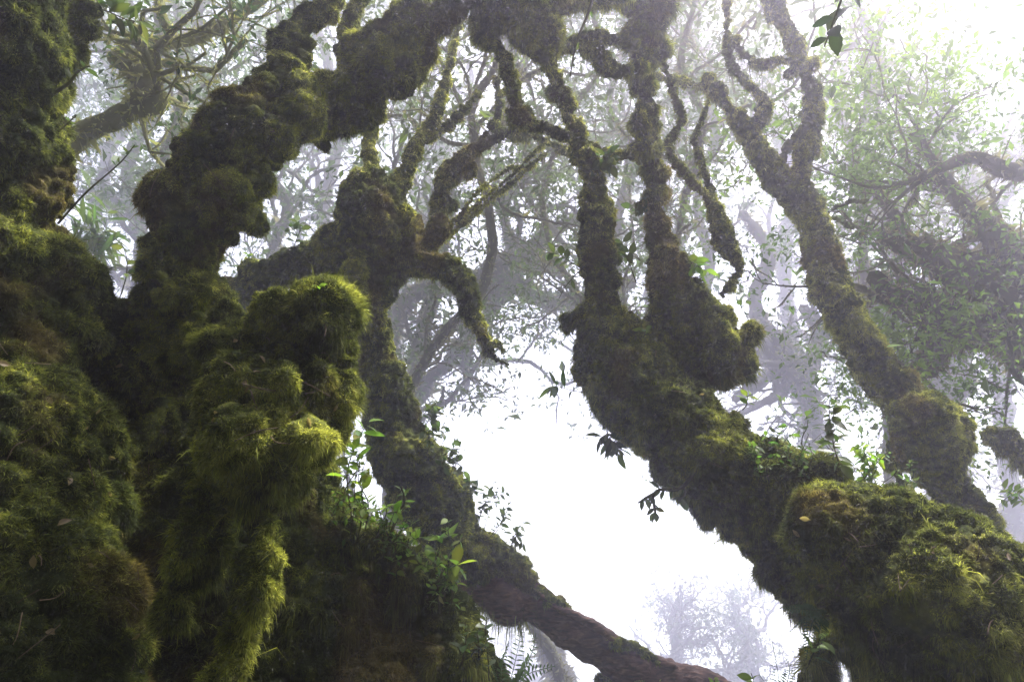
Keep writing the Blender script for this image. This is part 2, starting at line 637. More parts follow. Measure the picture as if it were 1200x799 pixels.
def far_tree(name, label, cat, stem, seed, limbs=6, blen=2.0, leaves=4000, lsize=0.07, spread=0.16, lvl=2, group=None, col=(0.05, 0.085, 0.022),
             frm=0.3, up=0.06, sides=7, wood=WOODC, rmul=0.5, extra=(), lean=None, clip=None, kd=1.0, fuzz=9000, kids=(3, 5)):
    """stem: [(px,py,d,r_px)...]; auto-grown twisted limbs along it; leaf crown"""
    rng = np.random.default_rng(seed)
    stem = [(a, b, d * kd, r) for a, b, d, r in stem]
    extra = [[(a, b, d * kd, r) for a, b, d, r in e] for e in extra]
    blen, lsize, spread = blen * kd, lsize * kd ** 0.6, spread * kd
    nodes = px_nodes(stem)
    S = spline(nodes, 0.09 * kd)
    S[:, 3] *= 1 + 0.5 * (vnoise(S[:, :3] / 0.25, seed) - 0.4)
    S[:, :3] += (np.stack([vnoise(S[:, :3] / 0.5 + 7 * k, seed + k) for k in range(3)], -1) - 0.5) * 0.22
    root = thing(name, label, cat, S[0, :3], group)
    out, tips = [S], []
    m = len(S)
    for e in extra:
        E = spline(px_nodes(e), 0.09 * kd)
        E[:, :3] += (np.stack([vnoise(E[:, :3] / 0.4 + 7 * k, seed + 5 + k) for k in range(3)], -1) - 0.5) * 0.15
        out.append(E)
    srcs = out[:]
    for k in range(limbs):
        s = srcs[k % len(srcs)] if k < len(srcs) * 2 else srcs[rng.integers(len(srcs))]
        mm = len(s)
        i = int(mm * (frm + (1 - frm) * rng.random())) if s is S else rng.integers(mm // 3, mm)
        i = min(i, mm - 1)
        tg = nrm(s[min(i + 1, mm - 1), :3] - s[max(i - 1, 0), :3])
        d = nrm(tg * 0.4 + rng.normal(0, 0.7, 3) + (np.array(lean) if lean is not None else 0))
        grow(rng, s[i, :3], d, blen * rng.uniform(0.6, 1.2), s[i, 3] * rmul, lvl, out, tips, up, 0.26, kids)
    V, Q, T = join([tube(s, sides if s[0, 3] > 0.03 else 5) for s in out])
    c = wood * np.exp(0.9 * (fbm(V / 0.2, seed) - 0.5))[:, None] * (1 + 0.4 * (vnoise(V / 0.05, seed) - 0.5))[:, None]
    V = V + nrm(rng.normal(0, 1, V.shape)) * 0.006
    rad = np.concatenate([np.append(np.repeat(s_[:, 3], sides if s_[0, 3] > 0.03 else 5), [s_[0, 3], s_[-1, 3]]) for s_ in out])
    cenl = np.concatenate([np.vstack([np.repeat(s_[:, :3], sides if s_[0, 3] > 0.03 else 5, 0), s_[:1, :3], s_[-1:, :3]]) for s_ in out])
    # moss lumps and tatters on the bark
    V = V + nrm(V - cenl) * (rad * 0.7 * (fbm(V / (0.16 * kd), seed + 31, 3) - 0.45))[:, None]
    E_ = np.vstack([Q[:, :2], Q[:, 1:3]])
    wt = np.cumsum(np.sqrt(rad[E_[:, 0]]) * np.linalg.norm(V[E_[:, 0]] - V[E_[:, 1]], axis=1))
    ei = np.minimum(np.searchsorted(wt, rng.random(fuzz) * wt[-1]), len(wt) - 1)
    f_ = rng.random((fuzz, 1))
    fp = V[E_[ei, 0]] * (1 - f_) + V[E_[ei, 1]] * f_
    fr = rad[E_[ei, 0]]
    fo = nrm(nrm(fp - cenl[E_[ei, 0]]) + rng.normal(0, 0.5, fp.shape) + np.array([0, 0, -0.5]))
    fl_ = np.minimum(0.02 * kd + fr * 0.35, 0.07 * kd) * np.exp(rng.normal(0, 0.4, fuzz)) * (0.4 + 1.2 * vnoise(fp / (0.2 * kd), seed + 9))
    sd_ = nrm(np.cross(fo, rng.normal(0, 1, fp.shape))) * (fl_ * 0.22)[:, None]
    FV = np.stack([fp - fo * 0.01 - sd_, fp - fo * 0.01 + sd_, fp + fo * fl_[:, None]], 1).reshape(-1, 3)
    FT_ = len(V) + np.arange(fuzz)[:, None] * 3 + np.array([[0, 1, 2]])
    fc = np.repeat(wood * 1.15 * np.exp(rng.normal(0, 0.3, (fuzz, 1))), 3, 0)
    mi = np.concatenate([np.zeros(len(Q) + len(T)), np.ones(fuzz)])
    build('trunk', np.vstack([V, FV]), [Q, T, FT_], np.vstack([c, fc]), mi, mi < 0.5, (M_WOOD, M_FIB), root)
    if leaves and tips:
        TP = np.vstack(tips)
        ii = rng.integers(0, len(TP), leaves)
        cen = TP[ii]
        # clumps: a thinned set of centres so that sky shows between
        keep = vnoise(cen / (0.45 * kd), seed + 77) > 0.36
        cen = cen[keep]
        nc = max(1, len(cen) // 8)
        hub = cen[:nc] + rng.normal(0, spread, (nc, 3)) * np.array([1, 1, 0.7])
        hub = np.repeat(hub, 8, 0)
        p = hub + rng.normal(0, lsize * 0.55, hub.shape)
        if clip is not None:
            k = clip(p)
            p = p[k]
        t = nrm(nrm(p - hub) * 1.2 + rng.normal(0, 0.6, p.shape) * np.array([1, 1, 0.5]) + np.array([0, 0, -0.15]))
        nv = nrm(rng.normal(0, 0.5, p.shape) + np.array([0, 0, 1.0]))
        ln = lsize * np.exp(rng.normal(0, 0.38, len(p)))
        LV, LT = leaves_flat(p, t, nv, ln, ln * 0.46)
        lc = np.array(col) * np.exp(rng.normal(0, 0.28, (len(p), 1))) * np.exp((fbm(p / 0.6, seed + 3) - 0.5)[:, None] * np.array([1.6, 1.2, 0.6]))
        build('crown', LV, [LT], np.repeat(np.clip(lc, 0.004, 0.4), 4, 0), None, np.zeros(len(LT), bool), (M_FARLEAF,), root)
    return root


def hit(px, py, key, default=3.0):
    """where the sight line through this photo point meets a surface"""
    d = P(px, py, 1.0) - CAM
    h = SURF[key].ray_cast(Vector(CAM), Vector(d))
    if h[0] is None:
        return P(px, py, default), np.array([0, -1.0, 0.3]), default
    q = np.array(h[0])
    n = np.array(h[1])
    return q, n, float((q - CAM) @ FWD)

#@@SCENE
SUN_E, SKY_S, EXPO = 5.0, 0.13, 2.15
SUN_EL, SUN_AZ = 62.0, 66.0
HAZE_D, HAZE_G, HAZE_C = 0.018, 0.86, (0.89, 0.86, 1.0, 1)
FARK = 2.0
# ------------------------------------------------------------------ camera, light, air
cd = bpy.data.cameras.new('camera')
cd.lens = 24.0
cd.sensor_width = 36.0
cd.clip_start = 0.05
cd.clip_end = 500
co = bpy.data.objects.new('camera', cd)
COL.objects.link(co)
co.location = CAM
co.rotation_euler = (math.pi / 2 + PITCH, 0, 0)
sc.camera = co

sun_el, sun_az = math.radians(SUN_EL), math.radians(SUN_AZ)
sd = np.array([math.sin(sun_az) * math.cos(sun_el), math.cos(sun_az) * math.cos(sun_el), math.sin(sun_el)])
sl = bpy.data.lights.new('sun', 'SUN')
sl.energy = SUN_E
sl.angle = math.radians(6)
sl.color = (1.0, 0.95, 0.86)
so = bpy.data.objects.new('sun', sl)
COL.objects.link(so)
so.rotation_euler = Vector([float(-x) for x in sd]).to_track_quat('-Z', 'Y').to_euler()

w = bpy.data.worlds.new('World')
sc.world = w
w.use_nodes = True
N, L = w.node_tree.nodes, w.node_tree.links
N.clear()
wo = N.new('ShaderNodeOutputWorld')
bg = N.new('ShaderNodeBackground')
bg.inputs['Strength'].default_value = SKY_S
sky = N.new('ShaderNodeTexSky')
sky.sky_type = 'NISHITA'
sky.sun_disc = False
sky.sun_elevation = sun_el
sky.sun_rotation = sun_az
sky.air_density = 1.0
sky.dust_density = 1.0
sky.ozone_density = 1.0
tc = N.new('ShaderNodeTexCoord')
sx = N.new('ShaderNodeSeparateXYZ')
L.new(tc.outputs['Generated'], sx.inputs[0])
ab = N.new('ShaderNodeMath')
ab.operation = 'ABSOLUTE'
L.new(sx.outputs[2], ab.inputs[0])
cx = N.new('ShaderNodeCombineXYZ')
L.new(sx.outputs[0], cx.inputs[0])
L.new(sx.outputs[1], cx.inputs[1])
L.new(ab.outputs[0], cx.inputs[2])
L.new(cx.outputs[0], sky.inputs['Vector'])
hs = N.new('ShaderNodeHueSaturation')
hs.inputs['Saturation'].default_value = 0.3
L.new(sky.outputs[0], hs.inputs['Color'])
L.new(hs.outputs[0], bg.inputs['Color'])
L.new(bg.outputs[0], wo.inputs['Surface'])

vs = sc.view_settings
vs.view_transform = 'Standard'
vs.look = 'None'
vs.exposure = EXPO
vs.gamma = 1.0
vs.use_curve_mapping = False
cy = sc.cycles
cy.use_denoising = True
cy.max_bounces = 8
cy.diffuse_bounces = 3
cy.glossy_bounces = 2
cy.transmission_bounces = 3
cy.volume_bounces = 2
cy.transparent_max_bounces = 8
cy.caustics_reflective = False
cy.caustics_refractive = False
cy.sample_clamp_indirect = 8.0

# ground: a ridge that falls away behind the trees
gx = np.linspace(-36, 36, 105)
gy = np.linspace(-9, 60, 103)
X, Y = np.meshgrid(gx, gy)
G = np.stack([X.ravel(), Y.ravel(), np.zeros(X.size)], 1)


def ground_z(x, y):
    p = np.stack([x, y, np.zeros_like(x)], 1)
    z = -0.28 * np.clip(y - 1.0, 0, 60) + 0.9 * (fbm(p / 3.5, 3) - 0.5) + 0.35 * (fbm(p / 0.8, 5) - 0.5)
    z -= 0.25
    z += 1.9 * np.clip(-y - 0.6, 0, 7) + 0.5 * np.clip(-y - 0.6, 0, 1) * (fbm(p / 1.5, 9) - 0.5)  # unseen hillside added behind the camera to block sky light on the fronts
    z += 2.0 * np.clip(-(x + 0.95 * y + 2.8), 0, 7) + 0.75 * np.clip(x - 0.95 * y - 2.8, 0, 7)  # unseen side slopes added outside the view to cut low sky light
    return np.maximum(z, -15.8)


G[:, 2] = ground_z(G[:, 0], G[:, 1])
i = (np.arange(102)[:, None] * 105 + np.arange(104)[None]).ravel()
gq = np.stack([i, i + 1, i + 106, i + 105], 1)
go = build('ground', G, [gq], None, None, None, (soil_mat(),))
go['kind'] = 'structure'

# the mist
hm, N, L = mat('mist')
ho = N.new('ShaderNodeOutputMaterial')
pv = N.new('ShaderNodeVolumePrincipled')
pv.inputs['Color'].default_value = HAZE_C
pv.inputs['Density'].default_value = HAZE_D
pv.inputs['Anisotropy'].default_value = HAZE_G
L.new(pv.outputs[0], ho.inputs['Volume'])
hx0, hx1, hy0, hy1, hz0, hz1 = -38, 38, -10, 62, -17.5, 46.0
HV = np.array([[x, y, z] for z in (hz0, hz1) for y in (hy0, hy1) for x in (hx0, hx1)], float)
HQ = np.array([[0, 2, 3, 1], [4, 5, 7, 6], [0, 1, 5, 4], [2, 6, 7, 3], [0, 4, 6, 2], [1, 3, 7, 5]])
hz = build('haze', HV, [HQ], None, None, np.zeros(6, bool), (hm,))
hz['kind'] = 'stuff'

# ------------------------------------------------------------------ 1. left edge trunk
t = thing('mossy_tree', 'dark mossy trunk cut off by the left edge with a drooping moss lobe', 'tree', P(-40, 330, 2.7))
mossy('trunk', [[(-50, 420, 2.7, 110), (-40, 300, 2.7, 95), (-25, 200, 2.7, 88), (-30, 110, 2.6, 92), (-25, 40, 2.55, 88), (-30, -60, 2.5, 90), (-30, -160, 2.5, 85)]],
      [(35, 60, 2.6, 26), (30, 150, 2.65, 34), (45, 215, 2.7, 22), (20, 20, 2.6, 34)], t, voxel=0.011, seed=3, dens=75000, bias=-0.1, key='edge')
mossy('limb', [[(10, -40, 2.6, 40), (70, -10, 2.8, 30), (95, 25, 2.85, 19), (92, 50, 2.85, 16)]], [(100, 8, 2.85, 18), (80, 60, 2.85, 14, 22)], t, voxel=0.011, seed=4, dens=75000, hang=0.6)

# ------------------------------------------------------------------ 2. leaning left tree and its arching limb
t = thing('mossy_tree', 'leaning cushion covered tree rising from the bank to the upper edge with an arching limb', 'tree', P(195, 430, 3.0))
mossy('trunk', [[(165, 640, 3.3, 85), (185, 540, 3.25, 78), (198, 440, 3.15, 66), (212, 350, 3.0, 54), (210, 300, 3.0, 46), (236, 250, 3.0, 60), (250, 200, 3.05, 58), (290, 150, 3.1, 46),
                 (319, 112, 3.15, 38), (344, 72, 3.25, 27), (356, 36, 3.3, 26), (378, 0, 3.35, 22), (408, -60, 3.4, 22), (430, -120, 3.4, 20)]],
      [(284, 255, 2.98, 27), (262, 225, 2.92, 34), (300, 205, 3.0, 22), (345, 140, 3.1, 27), (322, 165, 3.05, 22), (192, 228, 2.95, 28), (190, 275, 2.95, 24), (232, 182, 3.0, 14), (268, 275, 2.98, 20),
       (245, 350, 2.9, 22), (350, 100, 3.15, 17)],
      t, voxel=0.009, seed=7, cs=0.14, cush=0.055, flen=0.009, fine=0.016, dens=85000, key='lean')
mossy('limb', [[(352, 128, 3.35, 24), (385, 132, 3.45, 32), (420, 122, 3.5, 37), (445, 86, 3.5, 42), (482, 42, 3.5, 40), (515, 20, 3.5, 26), (556, -4, 3.5, 22), (600, -14, 3.55, 30), (650, -30, 3.6, 30)]],
      [(404, 108, 3.4, 24), (455, 70, 3.45, 40), (452, 40, 3.5, 24), (425, 140, 3.45, 22), (470, 95, 3.45, 22), (382, 108, 3.35, 20)], t, voxel=0.011, seed=8, dens=70000, hang=0.5, big=0.045, key='arch')
mossy('twig', [[(360, 140, 3.3, 7), (367, 158, 3.3, 6), (376, 168, 3.3, 6), (385, 173, 3.3, 7)]], [], t, voxel=0.008, seed=9, big=0.01, cush=0.012, cs=0.05, dens=60000, flen=0.012)
mossy('limb', [[(396, 60, 3.6, 10), (410, 25, 3.65, 12), (425, -10, 3.7, 12), (440, -50, 3.7, 12)], [(404, 40, 3.6, 8), (412, 72, 3.6, 4)]], [], t, voxel=0.009, seed=10, big=0.02, cush=0.02, dens=60000, hang=0.6)
mossy('moss_clump', [[(562, -20, 3.6, 30), (568, 15, 3.6, 27), (572, 48, 3.6, 19)], [(600, -40, 3.6, 50), (614, 5, 3.6, 47), (622, 42, 3.6, 38), (634, 72, 3.6, 24)], [(590, -20, 3.55, 44), (600, 20, 3.55, 32)]], [(634, 40, 3.6, 34), (640, 66, 3.6, 24)], t,
      voxel=0.011, seed=12, dens=70000, hang=0.9)
mossy('limb', [[(570, 45, 3.65, 11), (588, 62, 3.68, 11), (598, 95, 3.7, 10), (608, 128, 3.7, 10)], [(600, 128, 3.7, 12), (615, 145, 3.7, 13), (635, 150, 3.75, 8), (662, 160, 3.8, 7)]], [(612, 140, 3.7, 18)], t, voxel=0.009, seed=13, big=0.015, cush=0.015, cs=0.06, dens=60000)
mossy('limb', [[(612, 25, 3.7, 15), (660, 10, 3.75, 13), (705, 0, 3.8, 11), (745, -8, 3.8, 12)], [(638, 58, 3.75, 13), (672, 50, 3.8, 12), (705, 45, 3.85, 12), (745, 54, 3.9, 10)], [(680, 55, 3.8, 10), (700, 62, 3.8, 13), (712, 82, 3.8, 13), (735, 84, 3.85, 10), (752, 76, 3.9, 10)]], [], t,
      voxel=0.009, seed=14, big=0.02, cush=0.018, cs=0.07, dens=60000, hang=0.6)

# ------------------------------------------------------------------ 3. the bank
t = thing('mossy_bank', 'dark root bank thick with moss, cushions and hanging roots filling the lower left corner', 'bank', P(230, 799, 2.6))
mossy('earth', [[(-60, 360, 2.75, 140), (40, 370, 2.7, 90), (95, 352, 2.75, 50)], [(-40, 520, 2.4, 130), (-30, 700, 2.2, 150), (0, 860, 2.0, 170)], [(40, 600, 2.9, 125), (80, 700, 2.95, 120), (100, 860, 2.9, 150)],
                [(185, 500, 3.3, 105), (240, 600, 3.25, 130), (300, 760, 3.3, 160), (330, 880, 3.2, 180)]],
      [(45, 330, 2.7, 80, 60), (95, 340, 2.72, 42, 45), (20, 440, 2.5, 70, 60), (10, 620, 2.3, 80, 60), (95, 395, 2.72, 40, 40), (135, 430, 3.05, 75, 75), (100, 590, 2.65, 45, 34), (50, 560, 2.45, 60, 40)], t, voxel=0.012, seed=21, dens=65000, big=0.07, brown=0.05, bias=-0.2, key='earth', flen=0.014)
mossy('earth', [[(345, 600, 3.2, 40), (378, 670, 3.2, 72), (420, 750, 3.15, 110), (450, 850, 3.1, 140)], [(440, 625, 3.1, 22), (478, 680, 3.05, 36), (520, 765, 3.0, 60), (545, 850, 3.0, 70)]],
      [(400, 630, 3.1, 30), (470, 660, 3.05, 28), (505, 700, 3.0, 30)], t, voxel=0.011, seed=22, dens=70000, hang=1.6, big=0.05, bias=-0.14, brown=0.03, key='wall', droop=0.7, flen=0.012)
mossy('moss_clump', [[(270, 430, 2.4, 45), (320, 428, 2.35, 50), (370, 440, 2.4, 42)], [(310, 440, 2.35, 70), (285, 510, 2.25, 58), (300, 570, 2.25, 42)], [(350, 440, 2.35, 58), (355, 515, 2.3, 36), (335, 560, 2.28, 28)]],
      [(316, 376, 2.4, 34, 42), (314, 358, 2.36, 28, 26), (375, 388, 2.4, 28, 44), (372, 366, 2.36, 23, 27), (250, 410, 2.4, 34, 30), (293, 402, 2.44, 36, 30), (386, 442, 2.38, 32, 64), (376, 492, 2.36, 32, 42), (372, 440, 2.34, 34, 38), (265, 372, 2.55, 26), (240, 380, 2.6, 30), (358, 512, 2.15, 36, 40), (275, 505, 2.1, 60, 50), (268, 448, 2.22, 48, 40), (330, 460, 2.2, 45, 50), (250, 520, 2.2, 34, 30), (310, 540, 2.18, 34, 30)], t,
      voxel=0.009, seed=23, dens=150000, cs=0.17, cush=0.06, flen=0.011, fwid=0.0024, key='front', bias=0.08, brown=-0.15, hang=0.4)
mossy('hanging_root', [[(338, 545, 2.3, 18), (325, 590, 2.2, 18), (314, 625, 2.1, 26), (307, 665, 2.05, 32), (300, 705, 2.05, 24), (285, 740, 2.05, 20), (262, 790, 2.05, 30), (255, 850, 2.0, 32)]],
      [(312, 650, 2.05, 30, 26), (290, 655, 2.05, 24), (268, 775, 2.05, 28, 32)], t, voxel=0.009, seed=24, dens=120000, cs=0.08, cush=0.024, big=0.03, flen=0.013, hang=0.5, bias=0.1)
mossy('hanging_root', [[(245, 550, 2.3, 18), (238, 600, 2.2, 28), (230, 640, 2.15, 36), (216, 680, 2.12, 32), (198, 722, 2.1, 18)]], [(245, 645, 2.22, 18, 20), (222, 655, 2.2, 22, 24)], t, voxel=0.009, seed=25, dens=120000, cs=0.08, cush=0.024, big=0.03, flen=0.013, hang=0.5, bias=0.04)
mossy('root', [[(190, 580, 3.0, 15), (145, 650, 2.8, 18), (105, 710, 2.65, 18), (60, 790, 2.4, 20), (20, 860, 2.2, 22)]], [], t, voxel=0.01, seed=26, big=0.02, cush=0.012, fine=0.005, dens=14000, core_mat=M_BARK, bias=-0.15)
mossy('root', [[(210, 690, 2.5, 12), (165, 745, 2.4, 16), (120, 810, 2.3, 18), (90, 860, 2.2, 18)]], [], t, voxel=0.01, seed=27, big=0.02, cush=0.012, fine=0.005, dens=12000, core_mat=M_BARK, bias=-0.15)
mossy('root', [[(195, 470, 2.9, 16), (150, 530, 2.75, 18), (110, 575, 2.55, 18)]], [(100, 515, 2.5, 16, 22)], t, voxel=0.01, seed=28, big=0.03, cush=0.02, dens=60000)
mossy('root', [[(205, 330, 2.82, 9), (195, 360, 2.8, 11)]], [(190, 322, 2.82, 12, 9), (183, 345, 2.8, 8, 7)], t, voxel=0.008, seed=29, big=0.01, cush=0.01, dens=120000, bias=0.25)

# ------------------------------------------------------------------ 4. middle tree: bare red root, mossy trunk, crooked limbs
t = thing('crooked_tree', 'crooked tree behind the bank, mossy above with a bare reddish trunk base', 'tree', P(800, 800, 4.6))
mossy('trunk', [[(545, 672, 4.75, 36), (590, 694, 4.72, 28), (635, 715, 4.7, 20), (665, 739, 4.65, 21), (700, 764, 4.6, 25), (740, 780, 4.55, 27), (790, 800, 4.5, 22), (850, 812, 4.4, 17), (930, 840, 4.2, 16)]],
      [], t, voxel=0.012, seed=31, big=0.05, cush=0.012, cs=0.16, fine=0.005, nofib=True, core_mat=M_BARK, key='redroot')
mossy('root', [[(628, 694, 4.62, 5), (655, 712, 4.6, 6), (690, 730, 4.56, 6), (720, 748, 4.52, 7), (752, 768, 4.5, 6), (790, 782, 4.48, 7)], [(770, 788, 4.5, 4), (782, 772, 4.5, 3), (790, 776, 4.5, 3), (800, 792, 4.45, 4)], [(626, 690, 4.62, 3), (630, 682, 4.62, 2.5), (634, 686, 4.62, 2)]], [], t, voxel=0.009, seed=30, big=0.01, cush=0.006, fine=0.003, nofib=True, core_mat=M_BARK)
mossy('trunk', [[(668, 712, 4.66, 7), (640, 696, 4.68, 12), (612, 680, 4.7, 20), (580, 665, 4.75, 32), (547, 645, 4.8, 42), (517, 605, 4.8, 44), (484, 545, 4.8, 39), (457, 480, 4.8, 33), (441, 420, 4.8, 32), (426, 370, 4.8, 32), (430, 330, 4.8, 40), (440, 290, 4.8, 50), (442, 250, 4.8, 42), (435, 220, 4.8, 32)]],
      [(418, 330, 4.6, 15, 26), (470, 275, 4.8, 32), (400, 290, 4.8, 34), (590, 660, 4.75, 26, 18), (600, 668, 4.72, 12, 10)], t, voxel=0.013, seed=32, dens=42000, fwid=0.0045, flen=0.012, big=0.03, cush=0.035, key='mid')
mossy('moss_clump', [[(560, 680, 4.75, 20), (585, 698, 4.75, 16), (605, 708, 4.75, 6)]], [], t, voxel=0.012, seed=33, dens=50000, fwid=0.0045, flen=0.025, hang=2.0)
mossy('moss_clump', [[(700, 792, 4.55, 12), (740, 805, 4.5, 22), (800, 830, 4.45, 26)]], [], t, voxel=0.012, seed=34, dens=50000, fwid=0.0045, flen=0.014, hang=1.0)
mossy('limb', [[(435, 230, 4.85, 24), (437, 200, 4.9, 15), (432, 160, 4.95, 12), (438, 100, 5.0, 10)]], [], t, voxel=0.013, seed=35, dens=40000, fwid=0.0045, big=0.02, cush=0.022, bias=0.15)
mossy('limb', [[(455, 240, 4.85, 24), (470, 210, 4.9, 15), (490, 170, 5.0, 10), (512, 130, 5.1, 8), (524, 90, 5.2, 7), (535, 40, 5.3, 6), (548, -20, 5.4, 5)], [(480, 180, 5.0, 8), (505, 160, 5.05, 6), (530, 145, 5.1, 5), (560, 110, 5.2, 4)]], [], t,
      voxel=0.012, seed=36, dens=40000, fwid=0.0045, big=0.015, cush=0.02, cs=0.08, bias=0.15)
mossy('limb', [[(470, 300, 4.8, 24), (505, 308, 4.7, 18), (535, 322, 4.6, 17), (548, 350, 4.55, 15), (556, 382, 4.5, 14)], [(556, 380, 4.5, 9), (566, 400, 4.5, 6), (578, 418, 4.5, 5), (598, 428, 4.5, 2)], [(568, 398, 4.5, 4), (582, 402, 4.5, 3.5), (592, 412, 4.5, 2)]], [(545, 335, 4.55, 17), (558, 385, 4.5, 15, 13)], t,
      voxel=0.011, seed=37, dens=48000, fwid=0.004, big=0.02, cush=0.025, cs=0.09, bias=0.05, hang=0.7)
mossy('limb', [[(420, 290, 4.8, 40), (380, 298, 4.9, 32), (340, 315, 5.0, 28), (300, 330, 5.0, 26), (262, 350, 5.0, 24)]], [(350, 300, 4.9, 16), (378, 310, 4.8, 16)], t, voxel=0.013, seed=38, dens=42000, fwid=0.0045, big=0.05)
mossy('limb', [[(490, 300, 5.0, 13), (512, 255, 5.2, 11), (520, 215, 5.3, 13), (540, 188, 5.35, 12), (568, 170, 5.4, 11), (600, 154, 5.4, 9), (640, 166, 5.5, 6), (690, 190, 5.6, 4)], [(560, 174, 5.4, 7), (585, 130, 5.5, 5), (580, 90, 5.5, 4)]], [(552, 200, 5.35, 13), (528, 240, 5.3, 13)], t, voxel=0.012, seed=45, dens=40000, fwid=0.0045, big=0.025, cush=0.025, cs=0.09, hang=0.8)
mossy('moss_clump', [[(612, 688, 4.66, 12), (650, 706, 4.62, 9), (676, 722, 4.6, 6)], [(720, 752, 4.5, 6), (752, 762, 4.48, 9), (775, 780, 4.46, 6)]], [], t, voxel=0.010, seed=46, dens=60000, fwid=0.004, big=0.02, cush=0.015, cs=0.07)
mossy('limb', [[(500, 290, 4.9, 14), (516, 268, 4.9, 13), (512, 256, 4.9, 12)]], [], t, voxel=0.012, seed=39, dens=42000, fwid=0.0045, big=0.02)
mossy('moss_clump', [[(418, 300, 4.55, 13), (416, 325, 4.52, 16), (424, 348, 4.52, 13)]], [], t, voxel=0.01, seed=40, dens=60000, fwid=0.004, big=0.015, cs=0.08, bias=0.22)
mossy('limb', [[(480, 300, 5.1, 8), (525, 275, 5.2, 5), (575, 235, 5.4, 4), (640, 180, 5.6, 3)], [(485, 295, 5.1, 6), (540, 255, 5.3, 4), (600, 205, 5.5, 3), (655, 150, 5.7, 2.5)], [(490, 285, 5.0, 6), (530, 262, 5.2, 4), (560, 225, 5.3, 3), (600, 195, 5.4, 2.5)]], [], t, voxel=0.011, seed=41, big=0.01, cush=0.012, cs=0.06, dens=30000, fwid=0.0045, bias=0.2)

# ------------------------------------------------------------------ 5. right tree: huge leaning trunk, two stems
t = thing('mossy_tree', 'huge leaning mossy trunk from the lower right corner splitting into two upright stems', 'tree', P(1190, 830, 2.8))
mossy('trunk', [[(700, 380, 4.2, 24), (722, 415, 4.1, 50), (762, 468, 3.95, 58), (820, 525, 3.75, 57), (885, 580, 3.65, 63), (945, 622, 3.6, 74), (1020, 680, 3.5, 92), (1120, 770, 3.3, 120), (1220, 860, 3.1, 140)], [(715, 375, 4.1, 18), (685, 376, 4.1, 18), (663, 378, 4.1, 19)]],
      [(715, 392, 4.1, 46, 42), (690, 420, 4.05, 26, 46), (786, 404, 4.1, 26), (790, 440, 3.95, 26, 18), (850, 500, 3.7, 36, 26), (950, 560, 3.4, 44, 26)], t, voxel=0.012, seed=51, dens=58000, fwid=0.0036, flen=0.012, big=0.06, hang=0.7, key='right')
mossy('moss_clump', [[(985, 640, 2.75, 66), (1050, 690, 2.65, 100), (1150, 785, 2.5, 118), (1260, 890, 2.35, 150)], [(990, 622, 2.95, 48), (1075, 648, 2.95, 52), (1165, 735, 2.8, 75), (1290, 860, 2.6, 90)]],
      [(972, 636, 2.7, 60, 68), (1000, 690, 2.65, 70, 60)], t, voxel=0.011, seed=52, dens=80000, fwid=0.0032, flen=0.012, big=0.06, cs=0.13, cush=0.03, key='lump', hang=0.8, bias=-0.03, brown=0.0)
mossy('hanging_root', [[(1000, 735, 3.0, 12), (968, 762, 3.0, 7), (945, 790, 3.0, 5), (930, 815, 3.0, 5)], [(1035, 745, 3.0, 22), (1035, 790, 2.95, 22), (1030, 850, 2.9, 24)], [(1060, 770, 2.95, 20), (1075, 850, 2.9, 24)], [(955, 770, 3.0, 5), (1000, 765, 2.95, 5), (1040, 755, 2.9, 6)]], [], t,
      voxel=0.010, seed=53, dens=80000, fwid=0.003, flen=0.014, big=0.03, hang=2.0, bias=0.05)
mossy('stem', [[(712, 380, 4.15, 34), (704, 345, 4.15, 25), (700, 310, 4.15, 24), (698, 265, 4.15, 22), (698, 230, 4.15, 19), (687, 190, 4.15, 17), (672, 150, 4.15, 13), (660, 110, 4.1, 12), (648, 85, 4.1, 10), (638, 50, 4.05, 9)]],
      [(702, 262, 4.12, 23), (715, 332, 4.1, 17), (702, 300, 4.1, 22), (695, 235, 4.15, 18), (648, 112, 4.1, 13, 16), (664, 140, 4.1, 12)], t, voxel=0.011, seed=54, dens=60000, fwid=0.0036, big=0.025, cush=0.026, cs=0.09, key='stem1')
mossy('stem', [[(850, 420, 4.1, 34), (815, 380, 4.15, 38), (788, 330, 4.2, 32), (773, 285, 4.2, 20), (769, 240, 4.2, 14), (766, 200, 4.2, 12), (758, 160, 4.2, 12), (759, 120, 4.2, 13), (756, 95, 4.2, 15), (756, 62, 4.2, 19), (757, 40, 4.2, 27), (757, 5, 4.2, 32), (760, -60, 4.2, 34)]],
      [(845, 420, 4.05, 42, 40), (820, 440, 4.05, 32), (780, 300, 4.15, 26), (880, 388, 4.0, 8), (800, 345, 4.15, 28), (752, 175, 4.2, 15), (755, 145, 4.2, 14), (766, 62, 4.2, 24, 18), (745, 45, 4.2, 22, 22), (770, 385, 4.15, 20)], t, voxel=0.012, seed=55, dens=60000, fwid=0.0036, flen=0.012, big=0.03, hang=0.7, key='stem2')
mossy('limb', [[(765, 175, 4.2, 9), (740, 182, 4.2, 8), (715, 180, 4.25, 6), (690, 165, 4.3, 4)]], [(752, 178, 4.2, 13)], t, voxel=0.01, seed=56, big=0.012, cush=0.012, cs=0.06, dens=50000, fwid=0.004)

